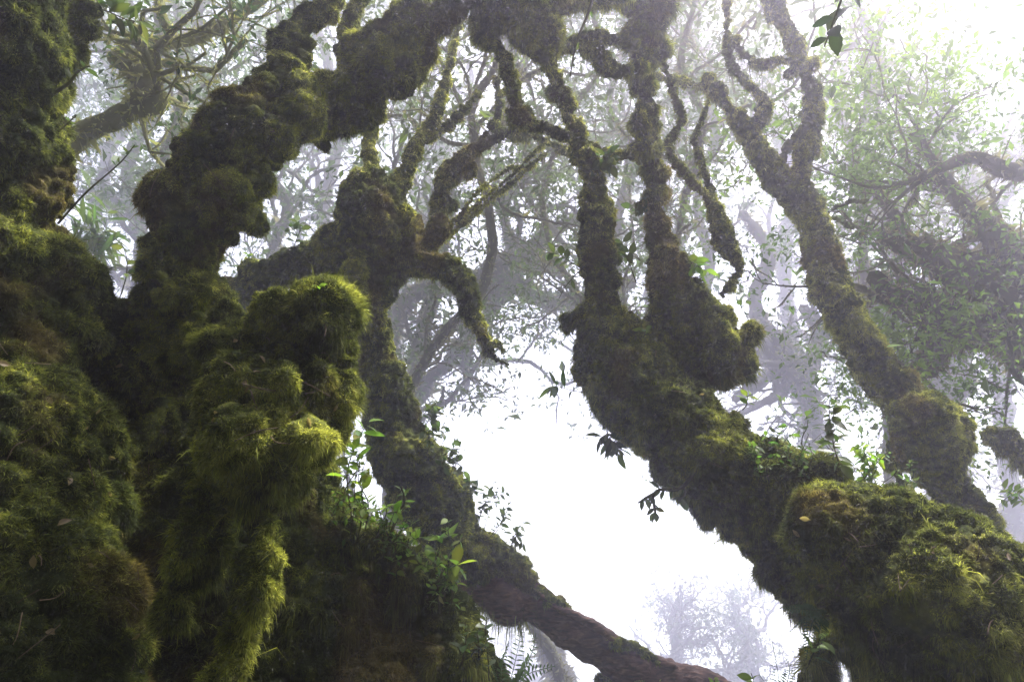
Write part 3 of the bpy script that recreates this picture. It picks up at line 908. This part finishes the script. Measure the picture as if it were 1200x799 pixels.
# ------------------------------------------------------------------ 6. hanging liana
t = thing('liana', 'thin moss wrapped liana with a swollen hanging bulge beside the twin stems', 'liana', P(840, 350, 4.5))
mossy('stem', [[(768, 60, 4.4, 4), (782, 85, 4.4, 4), (790, 112, 4.4, 4), (799, 140, 4.4, 5), (788, 160, 4.4, 4), (783, 172, 4.4, 5), (795, 195, 4.4, 6), (815, 218, 4.4, 6), (832, 240, 4.4, 9), (842, 262, 4.4, 15), (853, 288, 4.4, 14), (866, 310, 4.4, 8), (860, 330, 4.4, 6), (846, 346, 4.4, 5)]],
      [], t, voxel=0.009, seed=58, big=0.012, cush=0.014, cs=0.06, dens=60000, fwid=0.0036, bias=0.05)
mossy('stem', [[(818, 178, 4.6, 5), (825, 200, 4.6, 6), (832, 225, 4.6, 6), (836, 250, 4.55, 7)], [(820, 180, 4.6, 6), (812, 165, 4.6, 4), (818, 150, 4.6, 3), (830, 120, 4.7, 3)]], [], t, voxel=0.009, seed=59, big=0.012, cush=0.012, cs=0.06, dens=50000, fwid=0.0036)

# ------------------------------------------------------------------ 7. tree behind the right trunk
t = thing('mossy_tree', 'hazy forked tree with rolled moss collars and one big cushion, rising behind the leaning trunk', 'tree', P(1150, 620, 5.0))
mossy('trunk', [[(1150, 690, 4.9, 30), (1120, 600, 5.0, 26), (1098, 540, 5.0, 30), (1072, 490, 5.1, 28), (1040, 445, 5.1, 27), (1008, 400, 5.1, 26), (980, 345, 5.2, 24), (958, 285, 5.3, 22), (942, 240, 5.4, 21), (935, 220, 5.4, 18)]],
      [(1085, 490, 4.95, 34, 30), (1092, 525, 4.9, 38, 30), (975, 340, 5.15, 28, 22), (1000, 385, 5.1, 28, 20), (1020, 425, 5.05, 32, 20), (1110, 505, 5.0, 24)], t, voxel=0.013, seed=61, dens=45000, fwid=0.0045, flen=0.013, big=0.03, cush=0.035, cs=0.12, bias=0.08, key='fork')
mossy('moss_clump', [], [(1082, 492, 4.85, 42, 38), (1092, 528, 4.8, 44, 36), (1108, 500, 4.85, 30, 34), (1100, 560, 4.85, 30, 28)], t, voxel=0.012, seed=66, dens=52000, fwid=0.0042, flen=0.013, big=0.05, cush=0.04, cs=0.16, key='knob', bias=0.05)
mossy('root', [[(1105, 560, 4.95, 20), (1140, 580, 4.9, 12), (1158, 605, 4.9, 9), (1170, 640, 4.85, 10)], [(1045, 520, 5.0, 8), (1046, 545, 5.0, 9), (1062, 570, 4.95, 8)]], [], t, voxel=0.012, seed=62, dens=45000, fwid=0.0045, hang=1.0, big=0.02)
mossy('limb', [[(938, 235, 5.4, 19), (908, 208, 5.45, 18), (880, 165, 5.5, 14), (858, 130, 5.55, 11), (832, 108, 5.6, 9), (800, 96, 5.6, 7), (770, 90, 5.6, 5)], [(880, 160, 5.5, 7), (895, 130, 5.5, 6), (896, 118, 5.5, 8), (872, 95, 5.5, 4), (852, 62, 5.5, 4), (852, 15, 5.6, 4), (845, -30, 5.6, 4)]], [(842, 108, 5.55, 15), (830, 95, 5.6, 13), (893, 130, 5.5, 9, 14)], t,
      voxel=0.012, seed=63, dens=40000, fwid=0.0048, big=0.03, cush=0.025, cs=0.1, hang=0.8)
mossy('limb', [[(938, 225, 5.4, 15), (940, 190, 5.45, 14), (951, 150, 5.5, 13), (953, 112, 5.5, 13), (938, 75, 5.55, 11), (925, 40, 5.6, 12), (908, 5, 5.6, 15), (900, -60, 5.7, 16)], [(945, 85, 5.5, 7), (920, 72, 5.5, 10), (892, 75, 5.5, 8), (870, 62, 5.5, 5), (858, 45, 5.5, 4)]], [(900, 75, 5.5, 13, 9), (925, 85, 5.5, 12, 8), (952, 75, 5.5, 11), (960, 120, 5.5, 7)], t,
      voxel=0.012, seed=64, dens=40000, fwid=0.0048, big=0.03, cush=0.025, cs=0.1, hang=0.8)
mossy('limb', [[(905, 210, 5.45, 7), (925, 170, 5.5, 5), (945, 140, 5.5, 4)], [(955, 260, 5.4, 6), (975, 255, 5.5, 3), (1010, 275, 5.5, 2)], [(952, 265, 5.4, 5), (985, 240, 5.5, 2), (1020, 235, 5.6, 1.5)]], [], t, voxel=0.012, seed=65, nofib=True, big=0.01, cush=0.015, cs=0.08)

# ------------------------------------------------------------------ 8. far right dark tree with bright foliage, and the broken branch
far_tree('mossy_tree', 'big dark sprawling tree at the right edge wrapped in bright green foliage', 'tree', [(1360, 900, 7.0, 40), (1290, 560, 7.0, 36), (1235, 430, 7.0, 30), (1180, 355, 7.0, 28), (1130, 315, 7.0, 22), (1080, 290, 7.1, 14), (1030, 270, 7.2, 6)], 71,
         limbs=14, blen=1.5, leaves=26000, lsize=0.055, spread=0.30, fuzz=24000,  col=(0.10, 0.165, 0.03), lean=(0, 0, 0.5), frm=0.2, sides=10,
         extra=[[(1240, 420, 7.0, 24), (1205, 320, 6.9, 20), (1160, 270, 6.8, 15), (1120, 225, 6.8, 8), (1075, 160, 6.8, 4)], [(1180, 350, 7.0, 18), (1150, 380, 7.0, 12), (1105, 400, 7.0, 15), (1085, 440, 7.0, 10)], [(1260, 450, 7.2, 18), (1190, 405, 7.2, 15), (1140, 375, 7.2, 12), (1060, 350, 7.2, 12), (1025, 325, 7.2, 8)],
                [(1210, 440, 6.8, 4), (1160, 415, 6.8, 3.5), (1105, 392, 6.8, 3)], [(1200, 200, 6.6, 10), (1150, 190, 6.6, 8), (1120, 195, 6.6, 6), (1060, 210, 6.6, 3)]])
t = thing('broken_branch', 'stub of a broken mossy branch poking in from the right edge', 'branch', P(1215, 545, 5.5))
mossy('limb', [[(1240, 570, 5.5, 18), (1205, 540, 5.5, 16), (1180, 520, 5.5, 17), (1160, 508, 5.5, 15)]], [(1165, 512, 5.5, 17, 15)], t, voxel=0.013, seed=72, dens=40000, fwid=0.0045, hang=1.2)

# ------------------------------------------------------------------ 9. trees standing back in the mist
far_tree('mossy_tree', 'pale mossy tree leaning right just beyond the left edge trunk, dark clump at its top', 'tree', [(20, 330, 5.0, 14), (45, 250, 5.0, 13), (70, 190, 5.0, 12), (100, 145, 5.0, 12), (140, 118, 5.0, 12), (165, 95, 5.1, 10), (175, 62, 5.2, 9), (205, 46, 5.3, 7), (240, 30, 5.4, 7), (290, 5, 5.5, 5), (340, -30, 5.6, 4)], 101,
         limbs=7, blen=1.2, leaves=2200, lsize=0.05, frm=0.6, fuzz=6000, sides=14, wood=np.array([0.15, 0.155, 0.05]), extra=[[(150, 120, 5.0, 13), (175, 118, 5.0, 12), (180, 105, 5.0, 9)], [(165, 95, 5.05, 14), (150, 72, 5.1, 14), (130, 66, 5.1, 7)], [(205, 46, 5.3, 6), (190, 20, 5.4, 5), (185, -20, 5.5, 5)]])
FT = [
    ('slender crooked tree in mist glimpsed through the gap between the two left trunks', [(150, 420, 11, 12), (165, 300, 11, 11), (150, 200, 11, 9), (190, 120, 11, 8), (230, 40, 11, 7), (250, -60, 11, 5)], 12, 2.6, 9000, 0.10),
    ('faint grey tree hung with leaves beyond the leaning left trunk', [(90, 420, 15, 10), (110, 260, 15, 9), (135, 140, 15, 8), (120, 20, 15, 7)], 12, 3.2, 9000, 0.12),
    ('misty twisted tree right of the leaning left trunk, branches looping low', [(330, 420, 10, 9), (315, 320, 10, 8), (335, 240, 10, 8), (300, 160, 10, 6), (330, 80, 10, 5), (320, -20, 10, 4)], 13, 2.3, 9000, 0.09),
    ('dim pale tree behind the arching limb with fine leaf sprays', [(390, 380, 14, 10), (380, 250, 14, 9), (400, 140, 14, 8), (370, 20, 14, 6), (380, -80, 14, 5)], 12, 3.0, 9000, 0.11),
    ('upright bushy tree directly behind the crooked tree, its moss ringed stem rising beside it', [(455, 640, 8.5, 13), (475, 500, 8.5, 10), (493, 400, 8.5, 11), (515, 290, 8.5, 12), (525, 220, 8.5, 11), (545, 190, 8.5, 12), (580, 160, 8.5, 9), (600, 90, 8.5, 7), (590, 0, 8.5, 6)], 14, 2.0, 9000, 0.075),
    ('leafy thin tree filling the space under the hanging moss slabs', [(600, 330, 9.5, 10), (590, 250, 9.5, 9), (620, 180, 9.5, 8), (605, 100, 9.5, 7), (640, 20, 9.5, 6), (650, -60, 9.5, 5)], 14, 2.2, 10000, 0.08),
    ('hazy green tree seen between the twin upright stems', [(730, 360, 10, 9), (722, 270, 10, 8), (740, 190, 10, 7), (715, 110, 10, 6), (740, 30, 10, 5), (735, -50, 10, 5)], 14, 2.2, 11000, 0.085),
    ('leafy tree behind the liana with level branches', [(830, 330, 11, 8), (815, 230, 11, 8), (840, 150, 11, 7), (815, 70, 11, 6), (820, -30, 11, 5)], 14, 2.5, 11000, 0.09),
    ('wispy many stemmed tree in bright mist right of the forked tree', [(1060, 330, 12, 11), (1030, 260, 12, 10), (1010, 190, 12, 8), (985, 120, 12, 6), (1000, 30, 12, 5), (990, -60, 12, 5)], 16, 2.6, 7000, 0.09),
    ('pale yellow green tree high in the upper right corner', [(1150, 280, 13, 12), (1130, 180, 13, 10), (1100, 90, 13, 9), (1120, 0, 13, 8), (1100, -90, 13, 7)], 15, 3.0, 13000, 0.11),
    ('tall leafy tree behind the bright green foliage at the right edge', [(1260, 330, 11, 14), (1230, 200, 11, 12), (1240, 80, 11, 10), (1210, -50, 11, 9)], 14, 2.6, 11000, 0.10),
    ('very faint tree at the back between the arching limb and the moss slabs', [(470, 330, 18, 12), (520, 200, 18, 11), (500, 80, 18, 9), (530, -60, 18, 7)], 14, 3.6, 11000, 0.13),
    ('very faint tree at the back behind the second stem', [(790, 340, 18, 11), (770, 220, 18, 10), (800, 100, 18, 9), (780, -60, 18, 8)], 14, 3.6, 12000, 0.13),
    ('very faint tree at the back behind the fork', [(920, 330, 17, 11), (930, 220, 17, 10), (900, 100, 17, 9), (930, -60, 17, 8)], 14, 3.4, 11000, 0.13),
]
FT += [
    ('fine leafed green tree overhanging the gap between the arching limb and the first stem', [(560, 330, 4.9, 7), (575, 240, 4.8, 7), (548, 150, 4.8, 6), (580, 70, 4.7, 5), (560, -30, 4.7, 4)], 13, 1.3, 9000, 0.045),
    ('leafy green tree crowding the upper edge between the second stem and the fork', [(800, 250, 5.3, 6), (822, 150, 5.2, 6), (800, 60, 5.2, 5), (830, -40, 5.1, 4)], 13, 1.4, 11000, 0.05),
    ('thin tree with dense little leaves above the leaning left trunk', [(205, 330, 6.5, 7), (190, 200, 6.4, 6), (215, 100, 6.3, 6), (180, 20, 6.2, 5), (200, -60, 6.2, 4)], 14, 1.8, 12000, 0.055),
    ('warm lit leafy tree at the upper edge right of the fork', [(1010, 300, 7, 7), (1000, 180, 7, 6), (1030, 80, 7, 6), (1000, -20, 7, 5), (1040, -90, 7, 4)], 15, 1.9, 12000, 0.06),
    ('feathery tree behind the first stem with many thin twigs', [(665, 330, 6, 5), (640, 230, 6, 5), (675, 130, 6, 4), (700, 60, 6, 4), (690, -40, 6, 3)], 15, 1.6, 9000, 0.05),
]
def rooted(stem):
    x, y, d, r = stem[0]
    if x < 430:
        pre = [(x - 25, 1050, d, r * 1.4), (x - 10, 640, d, r * 1.2)]
    elif x < 640:
        pre = [(720, 1050, d, r * 1.4), (640, 745, d, r * 1.3), (525, 610, d, r * 1.2), (470, 500, d, r * 1.1)]
    elif x < 900:
        pre = [(1000, 1050, d, r * 1.4), (1000, 690, d, r * 1.3), (880, 575, d, r * 1.2), (770, 460, d, r * 1.1)]
    else:
        pre = [(x + 70, 1050, d, r * 1.4), (x + 40, 620, d, r * 1.2)]
    return pre + stem


YG = {14: (0.07, 0.10, 0.025), 15: (0.07, 0.10, 0.025), 17: (0.10, 0.12, 0.03), 9: (0.09, 0.11, 0.03), 6: (0.06, 0.10, 0.025), 7: (0.06, 0.10, 0.025), 8: (0.08, 0.10, 0.03)}
for k, (lab, stem, nl, bl, nlv, ls) in enumerate(FT):
    far_tree('twisted_tree', lab, 'tree', [(a, y, d, r * 0.7) for a, y, d, r in rooted(stem)], 200 + k, limbs=nl, blen=bl, leaves=int(nlv * (0.8 if k < 14 else 0.9)), lsize=ls * 1.15, kd=FARK, sides=10, kids=(2, 4), group='twisted trees standing back in the mist', col=YG.get(k, (0.075, 0.115, 0.03)), frm=0.55, spread=0.2, lean=(0, 0, 0.35))

# low misty limbs and hanging things in the clearing
far_tree('mossy_tree', 'faint fog dimmed mossy tree with a long level limb behind the clearing', 'tree', [(700, 1050, 9.5, 12), (640, 740, 9.5, 12), (520, 610, 9.5, 11), (455, 460, 9.5, 10), (478, 350, 9.5, 9), (540, 332, 9.5, 14), (570, 340, 9.5, 12), (600, 330, 9.5, 11), (612, 295, 9.5, 10), (655, 268, 9.5, 8), (700, 250, 9.5, 6)], 120, kd=FARK, sides=12,
         limbs=4, blen=0.8, leaves=500, lsize=0.08, up=-0.08, lean=(0, 0, -0.2), extra=[[(600, 330, 9.5, 9), (640, 352, 9.5, 10), (700, 345, 9.5, 8), (740, 330, 9.5, 7)], [(540, 335, 9.5, 6), (548, 400, 9.5, 7), (545, 460, 9.5, 3)], [(550, 345, 9.5, 8), (580, 315, 9.4, 14), (620, 305, 9.4, 12), (660, 315, 9.4, 6)]])
far_tree('mossy_tree', 'fog dimmed mossy limbs drooping between the right trunk and the forked tree', 'tree', [(1060, 1050, 11, 12), (1040, 680, 11, 11), (970, 540, 11, 10), (940, 450, 11, 10), (905, 400, 11, 11), (885, 360, 11, 8), (900, 300, 11, 6), (870, 250, 11, 5)], 121, kd=FARK, sides=12,
         limbs=9, blen=1.3, leaves=2200, lsize=0.09, up=-0.02, extra=[[(940, 450, 11, 10), (960, 400, 11, 8), (940, 360, 11, 6)], [(880, 400, 11, 8), (920, 425, 11, 16), (950, 470, 11, 7)], [(860, 470, 11, 5), (900, 440, 11, 8), (935, 430, 11, 5)]])
far_tree('mossy_tree', 'grey silhouette of a drooping mossy tree under the dark tree at right', 'tree', [(1190, 1050, 10, 16), (1160, 760, 10, 13), (1122, 560, 10, 13), (1100, 470, 10, 16), (1075, 420, 10, 13), (1040, 370, 10, 11), (1010, 310, 10, 12)], 122, kd=FARK, sides=12,
         limbs=8, blen=1.2, leaves=2500, lsize=0.08, up=-0.05, extra=[[(1100, 470, 10, 15), (1125, 440, 10, 16), (1105, 405, 10, 11)]])
BT = [
    ('pale round bush beyond the bare trunk base at the bottom edge', [(800, 900, 17, 8), (795, 800, 17, 7), (790, 740, 17, 5)], 14, 1.7, 6500, 0.11),
    ('taller dim bush in fog under the leaning trunk', [(870, 900, 19, 8), (872, 800, 19, 7), (880, 735, 19, 5)], 14, 2.0, 7000, 0.12),
    ('faint leafy bush in fog below the crooked trunk', [(640, 930, 24, 8), (630, 830, 24, 7), (620, 780, 24, 5)], 12, 2.0, 4500, 0.13),
    ('misty bush low at the right edge below the broken branch', [(1190, 900, 14, 10), (1185, 700, 14, 8), (1180, 600, 14, 6)], 14, 2.0, 9000, 0.10),
]
for k, (lab, stem, nl, bl, nlv, ls) in enumerate(BT):
    far_tree('bush', lab, 'bush', stem, 240 + k, limbs=nl, blen=bl, leaves=nlv, lsize=ls, kd=2.0, group='bushes fading into the fog', frm=0.3, spread=0.2, col=(0.05, 0.08, 0.03))

# ------------------------------------------------------------------ 10. small plants
def on(px, py, key, default=3.0):
    q, n, d = hit(px, py, key, default)
    return q, d


def plant(label, bpx, key, tpx, dd=0.0, default=3.0, **k):
    q, d = on(bpx[0], bpx[1], key, default)
    return sprig(label, q - FWD * 0.0, P(tpx[0], tpx[1], d + dd), **k)


BR = (0.13, 0.195, 0.028)
DK = (0.045, 0.065, 0.02)
GB = 'seedlings along the top of the bank'
plant('bright seedling with broad leaves beside the front moss cushion', (412, 606), 'wall', (434, 490), seed=1, n=16, ln=0.095, wd=0.045, col=BR, group=GB, default=3.0)
plant('low leafy seedling tucked under the front moss cushion', (402, 612), 'wall', (404, 520), seed=2, n=15, ln=0.08, wd=0.04, col=BR, group=GB)
plant('seedling with small round leaves on the bank crest', (428, 622), 'wall', (422, 545), seed=3, n=14, ln=0.07, wd=0.036, col=BR, group=GB)
plant('tall pale moss coated seedling stem with tiny leaves', (455, 650), 'wall', (470, 570), seed=4, n=14, ln=0.05, wd=0.022, col=(0.09, 0.14, 0.03), group=GB, r=0.006)
plant('bushy seedling in the middle of the bank crest', (440, 632), 'wall', (452, 588), seed=5, n=14, ln=0.055, wd=0.026, col=BR, group=GB, branches=3)
plant('branching seedling left of the upright leaf rosette', (480, 655), 'wall', (478, 610), seed=6, n=12, ln=0.055, wd=0.026, col=BR, group=GB, branches=3)
plant('seedling crowned with upright narrow leaves', (505, 690), 'wall', (514, 632), seed=7, n=14, ln=0.10, wd=0.036, col=BR, group=GB, whorl=True, default=3.0)
plant('seedling with one large yellow green leaf at the bank end', (520, 715), 'wall', (535, 662), seed=8, n=7, ln=0.10, wd=0.056, col=(0.16, 0.22, 0.03), group=GB, whorl=True)
plant('thin dark seedling at the foot of the bank crest', (540, 780), 'wall', (545, 728), seed=9, n=10, ln=0.06, wd=0.032, col=DK, group=GB)
plant('tall dark seedling against white fog by the bank end', (572, 815), 'wall', (570, 722), seed=10, n=14, ln=0.055, wd=0.03, col=DK, group=GB, default=3.0)
plant('feathery small leaved seedling near the fern', (560, 800), 'wall', (560, 745), seed=11, n=22, ln=0.04, wd=0.016, col=DK, group=GB, default=3.0, branches=4)
plant('two leaved sprout on the front moss cushion', (372, 478), 'front', (376, 462), seed=12, n=3, ln=0.05, wd=0.026, col=BR, default=2.4)
plant('tiny sprout standing on the higher knob of the front cushion', (372, 348), 'front', (371, 332), seed=13, n=4, ln=0.035, wd=0.02, col=BR, default=2.4)
fern('small fern at the lower edge beside the bank end', P(590, 830, 2.9), [P(628, 742, 2.85), P(596, 752, 2.95), P(650, 780, 2.8), P(612, 735, 3.0), P(575, 775, 2.9)], seed=3, pl=0.07)
fern('little fern frond on the second knob of the front cushion', hit(362, 392, 'front', 2.4)[0], [P(372, 372, 2.25)], seed=4, pl=0.03, npair=9)
fern('fern hanging under the leaning trunk', P(968, 715, 2.62), [P(925, 740, 2.6), P(945, 772, 2.6), P(912, 712, 2.65), P(960, 765, 2.55)], seed=5, pl=0.05)
fern('upright dark fern at the bottom edge under the leaning trunk', P(915, 830, 3.2), [P(905, 752, 3.2), P(920, 770, 3.2), P(890, 790, 3.15)], seed=6, pl=0.06)
sprig('broad leaved pale green sprig below the big moss lump', P(945, 785, 2.95), P(962, 745, 2.9), n=8, ln=0.075, wd=0.045, seed=21, col=BR)
sprig('low bright sprig at the bottom edge next to the fern', P(870, 830, 3.0), P(880, 788, 3.0), n=9, ln=0.06, wd=0.03, seed=22, col=BR)
sprig('small pale sprig at the bottom edge beside the bare root', P(835, 830, 3.0), P(838, 795, 3.0), n=8, ln=0.055, wd=0.028, seed=23, col=BR)
sprig('thin twig with two leaves in front of the big moss lump', P(1020, 760, 2.6), P(1000, 728, 2.6), n=3, ln=0.05, wd=0.028, seed=24, col=BR)
GR = 'sprigs growing on the right trunk'
plant('tall sapling with glossy leaves on the leaning trunk before the forked tree', (988, 560), 'right', (972, 470), seed=31, n=16, ln=0.085, wd=0.035, col=DK, group=GR, default=3.5, branches=3)
plant('dark three leaved sprig left of the tall sapling', (940, 530), 'right', (945, 488), seed=32, n=4, ln=0.09, wd=0.036, col=DK, group=GR, whorl=True, default=3.5)
plant('pale seedling in the crook below the knob', (870, 480), 'right', (882, 462), seed=33, n=8, ln=0.06, wd=0.03, col=BR, group=GR, default=3.7)
plant('fine leaved sprig behind the crest of the leaning trunk', (1030, 575), 'right', (1010, 520), seed=34, n=18, ln=0.05, wd=0.024, col=BR, group=GR, default=3.5, branches=5)
plant('airy sprig beside the big cushion of the forked tree', (1010, 565), 'right', (1035, 535), seed=35, n=16, ln=0.045, wd=0.022, col=BR, group=GR, default=3.5, branches=5)
plant('sprig with round leaves reaching left from the first stem', (690, 320), 'stem1', (640, 296), seed=36, n=9, ln=0.085, wd=0.05, col=DK, group=GR, default=4.1, bare=0.45)
plant('drooping leafless twig under the round leaved sprig', (688, 310), 'stem1', (655, 350), seed=37, n=2, ln=0.05, wd=0.02, col=DK, group=GR, default=4.1)
plant('leafy sprig in the fork between the stems', (745, 330), 'stem2', (728, 280), seed=38, n=14, ln=0.075, wd=0.042, col=DK, group=GR, default=4.15, branches=3)
plant('bunch of dark round leaves at the top of the second stem crook', (765, 215), 'stem2', (745, 250), seed=39, n=12, ln=0.08, wd=0.045, col=DK, group=GR, default=4.2, branches=2)
plant('leaf bunch between the stems near the side limb', (690, 175), 'stem1', (720, 196), seed=40, n=14, ln=0.075, wd=0.042, col=DK, group=GR, default=4.2, branches=4)
plant('leaves sprouting right of the second stem', (795, 300), 'stem2', (830, 318), seed=41, n=9, ln=0.085, wd=0.05, col=BR, group=GR, default=4.2, branches=1)
plant('twig with a moss tuft rising from the knob', (868, 392), 'stem2', (880, 350), seed=42, n=5, ln=0.06, wd=0.03, col=DK, group=GR, default=4.0)
plant('small leaves on the face of the trunk head', (760, 400), 'right', (752, 386), seed=43, n=5, ln=0.07, wd=0.035, col=BR, group=GR, default=4.0)
plant('star shaped leaf rosette hanging in white fog under the trunk head', (694, 460), 'right', (652, 452), seed=44, n=8, ln=0.11, wd=0.035, col=DK, group=GR, whorl=True, default=4.0)
plant('drooping leaf cluster below the trunk head', (712, 492), 'right', (722, 530), seed=45, n=16, ln=0.09, wd=0.032, col=DK, group=GR, default=4.0, branches=4)
plant('dark thin branchlet hanging below the middle of the leaning trunk', (815, 550), 'right', (762, 592), seed=46, n=14, ln=0.07, wd=0.03, col=DK, group=GR, default=3.8, branches=3, r=0.008)
GM = 'seedlings on the crooked tree'
plant('dark sprig at the neck of the crooked tree', (498, 500), 'mid', (512, 470), seed=51, n=14, ln=0.085, wd=0.04, col=DK, group=GM, default=4.8, branches=3)
plant('dark leafy sprig on the upper slope of the crooked trunk', (530, 560), 'mid', (540, 520), seed=52, n=12, ln=0.085, wd=0.04, col=DK, group=GM, default=4.8, branches=2)
plant('dark sprig standing lower on the crooked trunk', (548, 590), 'mid', (552, 562), seed=53, n=10, ln=0.08, wd=0.04, col=DK, group=GM, default=4.8, branches=2)
plant('sprig rising from the left mossy limb of the crooked tree', (345, 300), 'mid', (352, 262), seed=54, n=10, ln=0.07, wd=0.035, col=DK, group=GM, default=4.9, branches=2)
plant('small sprig left on the mossy limb beside the front knob', (300, 318), 'mid', (292, 296), seed=55, n=8, ln=0.06, wd=0.03, col=BR, group=GM, default=5.0)
GL = 'twigs on the left edge trunk'
plant('long bare mossy twig with a leafy end leaning out from the bank', (68, 262), 'edge', (158, 170), seed=61, n=8, ln=0.035, wd=0.016, col=DK, group=GL, default=2.7, bare=0.6, r=0.003, bend=0.12)
plant('short twig with dark leaves on the left edge trunk', (62, 110), 'edge', (105, 78), seed=62, n=6, ln=0.05, wd=0.022, col=DK, group=GL, default=2.65, bare=0.5, r=0.005)
plant('tiny twig low on the left edge trunk', (68, 155), 'edge', (90, 135), seed=63, n=5, ln=0.03, wd=0.016, col=DK, group=GL, default=2.65, bare=0.5)
sprig('hanging spray of narrow leaves beside the drooping moss lobe', P(100, 5, 2.85), P(170, 25, 3.0), n=16, ln=0.10, wd=0.032, seed=64, col=DK, group=GL, name='leafy_branch', cat='branch', branches=2)
sprig('bright narrow leaved shrub in the gap between the left trunks', P(95, 320, 6.5), P(125, 245, 6.5), n=40, ln=0.26, wd=0.04, seed=65, col=(0.06, 0.09, 0.025), name='shrub', cat='shrub', branches=6, bare=0.1)
sprig('sparse leafy sprig low in the gap between the left trunks', P(140, 350, 3.6), P(142, 285, 3.6), n=9, ln=0.07, wd=0.035, seed=66, col=DK, group=GL)
sprig('dark twig with six broad leaves hanging from the upper edge', P(985, -80, 1.6), P(966, 55, 1.6), n=8, ln=0.062, wd=0.034, seed=71, col=(0.012, 0.02, 0.008), name='leafy_twig', cat='twig', bare=0.55, r=0.003)
sprig('leaning twig with few leaves crossing before the upper edge', P(705, -40, 3.4), P(668, 90, 3.4), n=4, ln=0.04, wd=0.02, seed=72, col=DK, name='leafy_twig', cat='twig', bare=0.3, r=0.006)
sprig('single green leaf standing on the forked tree', hit(1035, 415, 'fork', 5.1)[0], P(1041, 403, 5.05), n=2, ln=0.10, wd=0.055, seed=73, col=BR)
sprig('small green sprig right of the big cushion', hit(1125, 545, 'fork', 5.0)[0], P(1145, 540, 4.95), n=8, ln=0.055, wd=0.028, seed=74, col=BR)
sprig('soft green sprig below the broken branch', P(1220, 590, 5.2), P(1175, 572, 5.2), n=16, ln=0.08, wd=0.04, seed=75, col=BR, branches=3)

prg = np.random.default_rng(77)
for k in range(16):
    x = prg.uniform(400, 545)
    y = 606 + (x - 400) * 0.85 + prg.uniform(0, 30)
    q, d = on(x, y, 'wall', 3.05)
    sprig('fine seedling with pinhead leaves among the larger seedlings on the bank crest', q, P(x + prg.uniform(-12, 14), y - prg.uniform(45, 95), d - 0.03), n=9, ln=0.042, wd=0.022, seed=300 + k, col=(0.09, 0.14, 0.022), group='fine seedlings on the bank crest', branches=3, bare=0.2, r=0.002)
for k in range(14):
    x = prg.uniform(880, 1060)
    q, d = on(x, 545 + (x - 880) * 0.24 + 22, 'right', 3.5)
    sprig('small thin seedling standing on the crest of the leaning right trunk', q, P(x + prg.uniform(-14, 14), 545 + (x - 880) * 0.24 - prg.uniform(12, 60), d + 0.05), n=10, ln=0.045, wd=0.022, seed=330 + k, col=(0.06, 0.10, 0.022), group='seedlings on the crest of the right trunk', branches=3, bare=0.2, r=0.002)
for k in range(12):
    x = prg.uniform(480, 600)
    q, d = on(x, 500 + (x - 480) * 1.25 + 10, 'mid', 4.8)
    sprig('small dark sprig against white fog on the crooked trunk', q, P(x + prg.uniform(5, 25), 500 + (x - 480) * 1.25 - prg.uniform(15, 45), d), n=8, ln=0.065, wd=0.032, seed=360 + k, col=DK, group='dark sprigs on the crooked trunk', branches=2, bare=0.2, r=0.002)
# dead leaves caught in the moss
for k in range(110):
    key = ['earth', 'front', 'lump', 'right', 'lean', 'wall'][k % 6]
    box = {'earth': (0, 380, 200, 780), 'front': (240, 380, 400, 560), 'lump': (930, 600, 1190, 780), 'right': (720, 400, 960, 640), 'lean': (180, 140, 330, 340), 'wall': (380, 640, 520, 790)}[key]
    q, n, d = hit(prg.uniform(box[0], box[2]), prg.uniform(box[1], box[3]), key, -1)
    if d < 0 or n @ nrm(CAM - q) < 0.4:
        continue
    e = nrm(prg.normal(0, 1, 3)) * prg.uniform(0.02, 0.07)
    S_ = spline(np.array([np.append(q + n * 0.012 - e, 0.0018), np.append(q + n * 0.024 + prg.normal(0, 0.006, 3), 0.0015), np.append(q + n * 0.012 + e, 0.001)]), 0.01)
    v, f, t_ = tube(S_, 5)
    o = build('fallen_twig', v, [f, t_], np.array([0.11, 0.08, 0.055]) * prg.uniform(0.5, 1.6), None, None, (M_WOOD,))
    o['category'] = 'twig'
    o['group'] = 'twigs caught in the moss'
    o['label'] = 'short thin dead twig caught in the moss'
rng = np.random.default_rng(5)
for k, (px, py, key) in enumerate([(60, 478, 'earth'), (78, 571, 'earth'), (66, 620, 'earth'), (40, 648, 'earth'), (6, 428, 'earth'), (322, 396, 'front'), (65, 745, 'earth'), (950, 610, 'lump'), (1105, 702, 'lump'), (1100, 615, 'lump'), (930, 620, 'lump'), (1160, 690, 'lump')] + [(prg.uniform(a[0], a[2]), prg.uniform(a[1], a[3]), a[4]) for a in [(0, 400, 180, 780, 'earth'), (240, 400, 400, 540, 'front'), (930, 610, 1190, 780, 'lump'), (730, 420, 940, 620, 'right')] for _ in range(9)]):
    q, n, d = hit(px, py, key, -1)
    if d < 0 or n @ nrm(CAM - q) < 0.4:
        continue
    nn = nrm(n + rng.normal(0, 0.4, 3))
    tt = nrm(np.cross(nn, rng.normal(0, 1, 3)))
    v, f = leaf_full(q + n * 0.018, tt, nn, *((0.03, 0.014) if k > 11 else (0.04, 0.02)), rng.uniform(-0.6, 0.9), rng.uniform(0.1, 0.5))
    o = build('dead_leaf', v, [f], np.repeat(np.array([[0.22, 0.16, 0.10]]) * rng.uniform(0.6, 1.3), len(v), 0), None, None, (M_LEAF,))
    o['category'] = 'leaf'
    o['group'] = 'dead leaves caught in the moss'
    o['label'] = 'small curled pale dead leaf caught in the moss'
